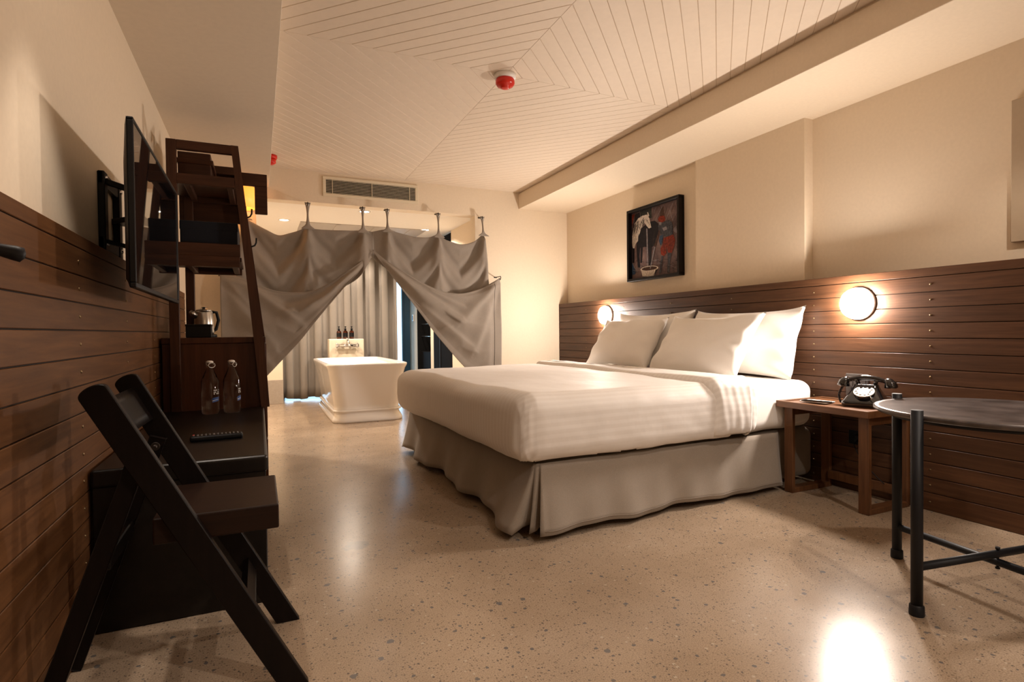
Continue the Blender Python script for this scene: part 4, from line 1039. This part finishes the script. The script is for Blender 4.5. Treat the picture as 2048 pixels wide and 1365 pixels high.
# ================================================================== TELEVISION
def television():
    y0, y1, z0, z1 = 1.795, 2.685, 1.030, 1.492; xs = -.298
    e = empty('television', (XL, 2.25, 1.03), 'flat black television on a swing bracket on the left wall', 'television')
    bm = B(); b_ = .008
    box(bm, xs-.016, xs, y0, y1, z0, z0+.014, .002); box(bm, xs-.016, xs, y0, y1, z1-b_, z1, .002); box(bm, xs-.016, xs, y0, y0+b_, z0+.014, z1-b_, .002); box(bm, xs-.016, xs, y1-b_, y1, z0+.014, z1-b_, .002)
    obj('bezel', bm, MAT['black'], e)
    bm = B(); box(bm, xs-.012, xs-.003, y0+b_-.001, y1-b_+.001, z0+.013, z1-b_+.001); obj('screen', bm, MAT['screen'], e, label='dark glossy screen')
    bm = B(); R = []
    for x, iy, a, c in ((xs-.016, .0, 0, 0), (xs-.022, .015, .015, .02), (xs-.040, .09, .03, .10), (xs-.060, .22, .05, .16), (xs-.066, .26, .06, .18)):
        R.append([bm.verts.new(p) for p in ((x, y0+iy, z0+a), (x, y1-iy, z0+a), (x, y1-iy, z1-c), (x, y0+iy, z1-c))])
    for A, Bq in zip(R, R[1:]):
        for i in range(4): bm.faces.new((A[i], A[(i+1) % 4], Bq[(i+1) % 4], Bq[i]))
    bm.faces.new(R[0]); bm.faces.new(R[-1]); obj('back_shell', bm, MAT['black'], e)
    br = None
    bm = B()
    box(bm, XL+.0003, XL+.022, 2.33, 2.375, 1.19, 1.47, .003); box(bm, XL+.0003, XL+.022, 2.55, 2.595, 1.19, 1.47, .003); box(bm, XL+.0003, XL+.018, 2.33, 2.595, 1.425, 1.47, .003); box(bm, XL+.0003, XL+.018, 2.33, 2.595, 1.20, 1.245, .003)
    br = obj('wall_bracket', bm, MAT['black'], e)
    for A_, B_, w_, t_ in (((XL+.015, 2.36, 1.44), (xs-.065, 2.34, 1.40), .035, .014), ((XL+.015, 2.36, 1.23), (xs-.065, 2.34, 1.20), .035, .014), ((XL+.015, 2.56, 1.33), (xs-.065, 2.42, 1.33), .06, .02)):
        bm = B(); obox(bm, A_, B_, w_, t_, Vector((0, 0, 1)), .002); obj('swing_arm', bm, MAT['black'], e)
    bm = B(); box(bm, xs-.078, xs-.066, 2.22, 2.26, 1.13, 1.44, .002); box(bm, xs-.078, xs-.066, 2.42, 2.46, 1.13, 1.44, .002); box(bm, xs-.086, xs-.070, 2.22, 2.56, 1.16, 1.20, .002); box(bm, xs-.086, xs-.070, 2.22, 2.56, 1.38, 1.42, .002); obj('mount_rail', bm, MAT['black'], e)
    for y, z in ((2.352, 1.448), (2.352, 1.222), (2.572, 1.448), (2.572, 1.222)):
        bm = B(); lathe(bm, [(.008, .015), (.008, .026), (.004, .028)], (XL, y, z), 10, 'X'); obj('bolt', bm, MAT['chrome'], br)
television()

# coat peg close to the viewer on the left wainscot
e = empty('coat_peg', (-.47, 1.33, 1.06), 'dark rounded coat peg on the left wainscot at the picture edge', 'peg')
bm = B(); tube(bm, [(-.4705, 1.30, 1.062), (-.462, 1.30, 1.062), (-.460, 1.30, 1.062)], [.024, .024, .018], 16); obj('back_plate', bm, MAT['matte_black'], e)
bm = B(); tube(bm, [(-.462, 1.30, 1.062), (-.43, 1.31, 1.06), (-.408, 1.318, 1.055), (-.398, 1.322, 1.052), (-.394, 1.324, 1.051)], [.011, .011, .014, .014, .006], 14); obj('peg_arm', bm, MAT['matte_black'], e)

# ================================================================== BENCH
def bench():
    x0, x1, y0, y1, zt = -.465, .022, 2.02, 3.381, .497
    e = empty('low_bench', ((x0+x1)/2, 2.7, 0), 'long black brown bench cabinet along the left wall below the television', 'bench')
    bm = B(); box(bm, x0, x1, y0, y1, zt-.055, zt, .010, 3); obj('bench_top', bm, MAT['bench'], e)
    bm = B(); box(bm, x0+.004, x1-.006, y0+.006, y0+.030, 0, zt-.054, .003); obj('end_panel', bm, MAT['bench'], e)
    bm = B(); box(bm, x0+.004, x1-.006, y1-.03, y1-.002, 0, zt-.054, .003); obj('end_panel', bm, MAT['bench'], e)
    n = 3; L = (y1-y0-.06)/n
    for i in range(n):
        a = y0+.03+i*L; bm = B(); box(bm, x1-.030, x1-.008, a+.002, a+L-.002, .055, zt-.058, .002); d = obj('drawer_front', bm, MAT['bench'], e)
        bm = B(); box(bm, x1-.0085, x1-.004, a+L/2-.06, a+L/2+.06, .33, .345, .0015); obj('pull', bm, MAT['iron'], d)
    bm = B(); box(bm, x0+.01, x1-.05, y0+.03, y1-.03, 0, .05); obj('plinth', bm, MAT['black'], e)
bench()
ZBN = .497
# glass water bottles
def water_bottle(x, y, label, rot):
    e = empty('water_bottle', (x, y, ZBN), label, 'bottle', 'clear glass water bottles on the bench'); z = ZBN
    T = Matrix.Translation((x, y, z)) @ Matrix.Rotation(rot, 4, 'Z')
    bm = B(); R = .0405
    out = [(.034, .0005), (R-.002, .003), (R, .010), (R, .166), (R-.003, .174), (.031, .192), (.022, .213), (.0155, .232), (.0145, .243), (.0165, .246), (.0165, .254), (.0125, .258)]
    lathe(bm, out, (0, 0, 0), 36)
    bmesh.ops.transform(bm, matrix=T, verts=bm.verts[:]); obj('bottle_glass', bm, MAT['bottle'], e)
    bm = B(); lathe(bm, [(.0125, .2585), (.0165, .2585), (.0168, .266), (.010, .270), (.0005, .271)], (0, 0, 0), 20); bmesh.ops.transform(bm, matrix=T, verts=bm.verts[:]); c_ = obj('stopper', bm, MAT['white'], e, label='pale swing stopper')
    bm = B(); tube(bm, [(.018*math.cos(a), -.017, .247+.012*math.sin(a)) for a in [i*PI/9 for i in range(18)]], .0018, 6, closed=True); tube(bm, [(.0175, -.016, .247), (.0175, 0, .250), (.016, .004, .262)], .0016, 6); tube(bm, [(-.0175, -.016, .247), (-.0175, 0, .250), (-.016, .004, .262)], .0016, 6)
    bmesh.ops.transform(bm, matrix=T, verts=bm.verts[:]); obj('wire_bail', bm, MAT['steel'], c_)
    def decal(mi, polys, name, m, **k):
        bm = B()
        for P_ in polys:
            ns = 6
            for q in range(ns):  # wrap quads round the glass
                def mp(p): a = p[0]/R; return bm.verts.new((R*1.006*math.sin(a), -R*1.006*math.cos(a), p[1]))
                (ax, az), (bx, bz), (cx, cz), (dx, dz) = P_
                l0, l1 = q/ns, (q+1)/ns
                lerp = lambda a, b, t: a+(b-a)*t
                bm.faces.new((mp((lerp(ax, bx, l0), lerp(az, bz, l0))), mp((lerp(ax, bx, l1), lerp(az, bz, l1))), mp((lerp(dx, cx, l1), lerp(dz, cz, l1))), mp((lerp(dx, cx, l0), lerp(dz, cz, l0)))))
        bmesh.ops.transform(bm, matrix=T, verts=bm.verts[:]); obj(name, bm, m, e, **k)
    decal(0, [[(-.016, .060), (.022, .066), (.026, .078), (-.010, .076)], [(-.020, .072), (.024, .080), (.028, .086), (-.012, .084)]], 'blue_mark', MAT['ink'], label='blue wave mark')
    wp = []
    for r_, z0 in enumerate((.118, .108, .100)):
        for i in range(5):
            if (i+r_) % 4 == 3: continue
            a = -.008+i*.007; wp.append([(a, z0), (a+.005, z0), (a+.005, z0+.006), (a, z0+.006)])
    decal(1, wp, 'white_print', MAT['print_w'], label='white printed marks')
    decal(1, [[(-.016, .0675), (.020, .0745), (.0205, .0760), (-.015, .0700)]], 'white_stripe', MAT['print_w'], label='white stripe in the mark')
water_bottle(-.228, 3.205, 'clear glass water bottle with a blue mark on the bench, the left of the pair', RL(38))
water_bottle(-.130, 3.225, 'clear glass water bottle on the bench, the right of the pair nearer the aisle', RL(62))
# remote control
e = empty('remote_control', (-.16, 2.42, ZBN), 'black remote control with a red button lying across the bench', 'remote control')
Tm = Matrix.Translation((-.152, 2.405, ZBN)) @ Matrix.Rotation(RL(4), 4, 'Z')
bm = B(); rbox(bm, -.090, .090, -.022, .022, .0004, .021, .008, 3, 6); bmesh.ops.transform(bm, matrix=Tm, verts=bm.verts[:]); obj('shell', bm, MAT['black'], e)
k = 0
for i in range(12):
    for j in range(3):
        x = -.078+i*.0135; y = -.013+j*.013
        bm = B(); lathe(bm, [(.0042, .0205), (.0042, .0225), (.003, .0232), (.0003, .0233)], (x, y, 0), 10); bmesh.ops.transform(bm, matrix=Tm, verts=bm.verts[:])
        red = (i == 0 and j == 2); obj('button', bm, MAT['red'] if red else MAT['grey_plastic'], e, label='red button' if red else None)

# ================================================================== LADDER SHELF WITH CABINET
def shelf_unit():
    y0, y1 = 3.39, 3.83
    e = empty('ladder_shelf', (-.2, 3.6, 0), 'dark wooden ladder shelf over a red brown cabinet at the end of the bench', 'shelf')
    # cabinet
    x0, x1, zt = -.462, .037, .884
    bm = B(); box(bm, x0, x1, y0-.008, y1+.01, zt-.032, zt, .003); obj('cabinet_top', bm, MAT['redwood'], e)
    bm = B(); box(bm, x0+.003, x1-.003, y0, y1, 0, zt-.0325, .002); cb = obj('cabinet_body', bm, MAT['redwood'], e)
    for i in range(3):
        z = .05+i*.27; bm = B(); box(bm, x1-.004, x1+.0025, y0+.02, y1-.02, z, z+.255, .001); obj('drawer_front', bm, MAT['redwood'], e)
    # end frames: straight rear post, slanted front post
    def frame(y, t=.036):
        ya, yb_ = y-t/2, y+t/2
        bm = B(); zb0 = .4975 if y < 3.5 else .8845; dx = 0 if y < 3.5 else .032; box(bm, -.418+dx, -.372+dx, ya, yb_, zb0, 1.915, .002); obj('rear_post', bm, MAT['darkwood'], e)
        bm = B(); prism(bm, [(-.118, 1.915), (-.082, 1.915), (.038, .72), (.050, .4975), (.008, .4975), (-.010, .72)] if y < 3.5 else [(-.118, 1.915), (-.082, 1.915), (.036, .8845), (-.010, .8845)], lambda u, v, h: Vector((u, ya+h, v)), t); obj('front_post', bm, MAT['darkwood'], e)
        bm = B(); box(bm, -.372+dx, -.100, ya+.002, yb_-.002, 1.868, 1.915, .002); obj('top_rail', bm, MAT['darkwood_x'], e)
    frame(y0-.026)
    frame(y1-.03)
    yf = y0-.042
    for za, zb, xr in ((1.688, 1.742, -.098), (1.262, 1.318, -.080)):
        bm = B(); box(bm, -.374, xr-.004, y0-.044, y0-.010, za, zb, .002); obj('end_rail', bm, MAT['darkwood_x'], e)
        bm = B(); box(bm, -.374, xr-.004, y1-.046, y1-.014, za, zb, .002); obj('end_rail', bm, MAT['darkwood_x'], e)
        bm = B(); box(bm, -.416, xr+.004, y0-.010, y1-.046, zb-.022, zb, .002); obj('shelf_board', bm, MAT['darkwood_x'], e)
        for x in (-.345, xr-.045):
            bm = B(); box(bm, x, x+.03, y0-.008, y1-.047, za+.004, zb-.0225, .002); obj('batten', bm, MAT['darkwood'], e)
    bm = B(); box(bm, -.374, -.082, y0-.040, y0-.014, 1.318, 1.385, .002); obj('lip_board', bm, MAT['darkwood_x'], e)
    # tall hood frame at the back with an open window
    yh = y1+.022
    bm = B(); box(bm, -.416, .066, yh-.012, yh+.012, 1.828, 1.905, .002); box(bm, -.006, .066, yh-.012, yh+.012, 1.655, 1.8278, .002)
    box(bm, -.416, -.088, yh-.012, yh+.012, 1.585, 1.8278, .002); obj('hood_frame', bm, MAT['darkwood_x'], e)
    # coat hooks on the slanted post
    for x, z in ((-.044, 1.585), (-.024, 1.428)):
        bm = B(); tube(bm, [(x-.022, y0-.026, z-.045), (x+.0, y0-.026, z-.048), (x+.014, y0-.026, z-.042), (x+.022, y0-.026, z-.026), (x+.023, y0-.026, z)], .0045, 8); obj('coat_hook', bm, MAT['black'], e)
shelf_unit()
e = empty('wooden_box', (-.29, 3.6, 1.742), 'brown wooden box on the top board of the ladder shelf', 'box')
bm = B(); box(bm, -.385, -.225, 3.52, 3.76, 1.7425, 1.905, .003); obj('box_body', bm, MAT['darkwood_x'], e)
bm = B(); box(bm, -.39, -.212, 3.512, 3.768, 1.842, 1.868, .003); obj('lid_rim', bm, MAT['darkwood_x'], e)
e = empty('storage_box', (-.24, 3.58, 1.318), 'navy cloth storage box on the second board of the ladder shelf', 'box')
bm = B(); box(bm, -.368, -.094, 3.40, 3.77, 1.3185, 1.505, .006, 2); obj('box_body', bm, MAT['navy'], e)
bm = B(); box(bm, -.370, -.092, 3.398, 3.772, 1.46, 1.508, .004, 2); obj('box_lid', bm, MAT['navy'], e)
ZCB = .884
e = empty('tea_tray_box', (-.29, 3.6, ZCB), 'black tea box standing on the red brown cabinet in front of the kettle', 'box')
bm = B(); box(bm, -.362, -.238, 3.50, 3.60, ZCB+.0004, ZCB+.072, .004, 2); obj('box_body', bm, MAT['black'], e)
bm = B(); box(bm, -.364, -.236, 3.498, 3.602, ZCB+.062, ZCB+.074, .003, 2); obj('lid', bm, MAT['black'], e)
e = empty('electric_kettle', (-.295, 3.70, ZCB), 'brushed steel electric kettle behind the black tea box', 'kettle')
kx, ky = -.288, 3.70; z = ZCB+.0004
bm = B(); lathe(bm, [(.066, z), (.068, z+.006), (.066, z+.016), (.055, z+.018)], (kx, ky, 0), 30); obj('power_base', bm, MAT['black'], e)
bm = B(); lathe(bm, [(.050, z+.0185), (.053, z+.03), (.051, z+.09), (.046, z+.145), (.043, z+.152)], (kx, ky, 0), 36); obj('kettle_body', bm, MAT['steel'], e)
bm = B(); lathe(bm, [(.043, z+.1525), (.039, z+.160), (.02, z+.166), (.012, z+.168), (.012, z+.176), (.001, z+.178)], (kx, ky, 0), 30); obj('lid', bm, MAT['steel'], e)
bm = B(); tube(bm, [(kx-.035, ky-.02, z+.125), (kx-.056, ky-.034, z+.140), (kx-.064, ky-.040, z+.150)], [.02, .014, .010], 12); obj('spout', bm, MAT['steel'], e)
bm = B(); tube(bm, [(kx+.034, ky+.03, z+.150), (kx+.062, ky+.055, z+.148), (kx+.072, ky+.064, z+.10), (kx+.058, ky+.050, z+.045), (kx+.042, ky+.036, z+.035)], .009, 10); obj('handle', bm, MAT['black'], e)

# ================================================================== FOLDING CHAIR
def chair():
    e = empty('folding_chair', (-.2, 1.70, 0), 'black brown wooden folding chair standing with its back to the left wainscot', 'chair')
    yn, yf, t = 1.520, 1.868, .024
    def side(y):
        bm = B(); a = Vector((-.338, y, .772)); b_ = Vector((.070, y, 0.0))
        d = Vector((b_.x-a.x, 0, b_.z-a.z)).normalized(); nrm = Vector((-d.z, 0, d.x)); hw = .0295
        pts = []
        top = a; 
        for k in range(9):
            th = PI/2 + PI*k/8
            r = hw; q = top + nrm*(math.sin(th)*r) + d*(math.cos(th)*r*.55); pts.append((q.x, q.z))
        k0 = (a - nrm*hw); k1 = (a+nrm*hw)
        # foot cut level with the floor
        def floor_pt(p): s = -p.z/d.z; return (p.x+d.x*s, 0.0)
        A_ = floor_pt(k0); B_ = floor_pt(k1)
        P_ = [(q[0], q[1]) for q in pts]
        first, last = Vector((P_[0][0], P_[0][1])), Vector((P_[-1][0], P_[-1][1]))
        if (first-Vector((k1.x, k1.z))).length < (first-Vector((k0.x, k0.z))).length: poly = P_+[A_, B_]
        else: poly = P_+[B_, A_]
        prism(bm, poly, lambda u, v, h: Vector((u, y-t/2+h, v)), t)
        bmesh.ops.bevel(bm, geom=[ed for ed in bm.edges], offset=.002, segments=1, affect='EDGES')
        obj('side_frame', bm, MAT['chairwood'], e)
    side(yn); side(yf)
    for y in (yn+.031, yf-.031):
        bm = B(); obox(bm, (-.262, y, .612), (-.468, y, .006), .040, .020, Vector((0, 1, 0)), .002); r_ = obj('rear_leg', bm, MAT['chairwood'], e)
        s = -1 if y < 1.7 else 1
        bm = B(); lathe(bm, [(.011, -.014), (.012, -.012), (.012, .012), (.009, .014)], (-.268, y, .588), 16, 'Y'); tube(bm, [(-.268, y-.034*1, .588), (-.268, y+.034, .588)], .006, 10); obj('pivot_bolt', bm, MAT['iron'], r_)
    d = Vector((.408, 0, -.772)).normalized(); nrm = Vector((-d.z, 0, d.x))
    # slightly curved back slat
    bm = B(); n = 14
    def sl(u, v):
        y = yn+.010+(yf-yn-.020)*u; s = .022+.104*v; p = Vector((-.338, 0, .772))+d*s - nrm*(.020*math.sin(PI*u)+.002); return Vector((p.x, y, p.z))
    grid(bm, sl, n, 4); obj('back_slat', bm, MAT['chairwood'], e, solid=.014)
    bm = B(); box(bm, -.235, .040, yn+.0125, yf-.0125, .404, .466, .004, 2); obj('seat', bm, MAT['seatwood'], e)
    bm = B(); box(bm, -.30, -.27, yn+.043, yf-.043, .452, .500, .003) if False else box(bm, -.345, -.322, yn+.041, yf-.041, .352, .392, .003); obj('rear_rung', bm, MAT['chairwood'], e)
    bm = B(); a = Vector((-.036, yn+.01, .198)); b_ = Vector((-.036, yf-.01, .198)); obox(bm, a, b_, .045, .014, nrm, .002); obj('front_rung', bm, MAT['chairwood'], e)
    bm = B(); lathe(bm, [(.004, 0), (.004, .001), (.002, .002)], (.0402, 1.60, .452), 10, 'X'); obj('brass_screw', bm, MAT['brass'], e)
chair()
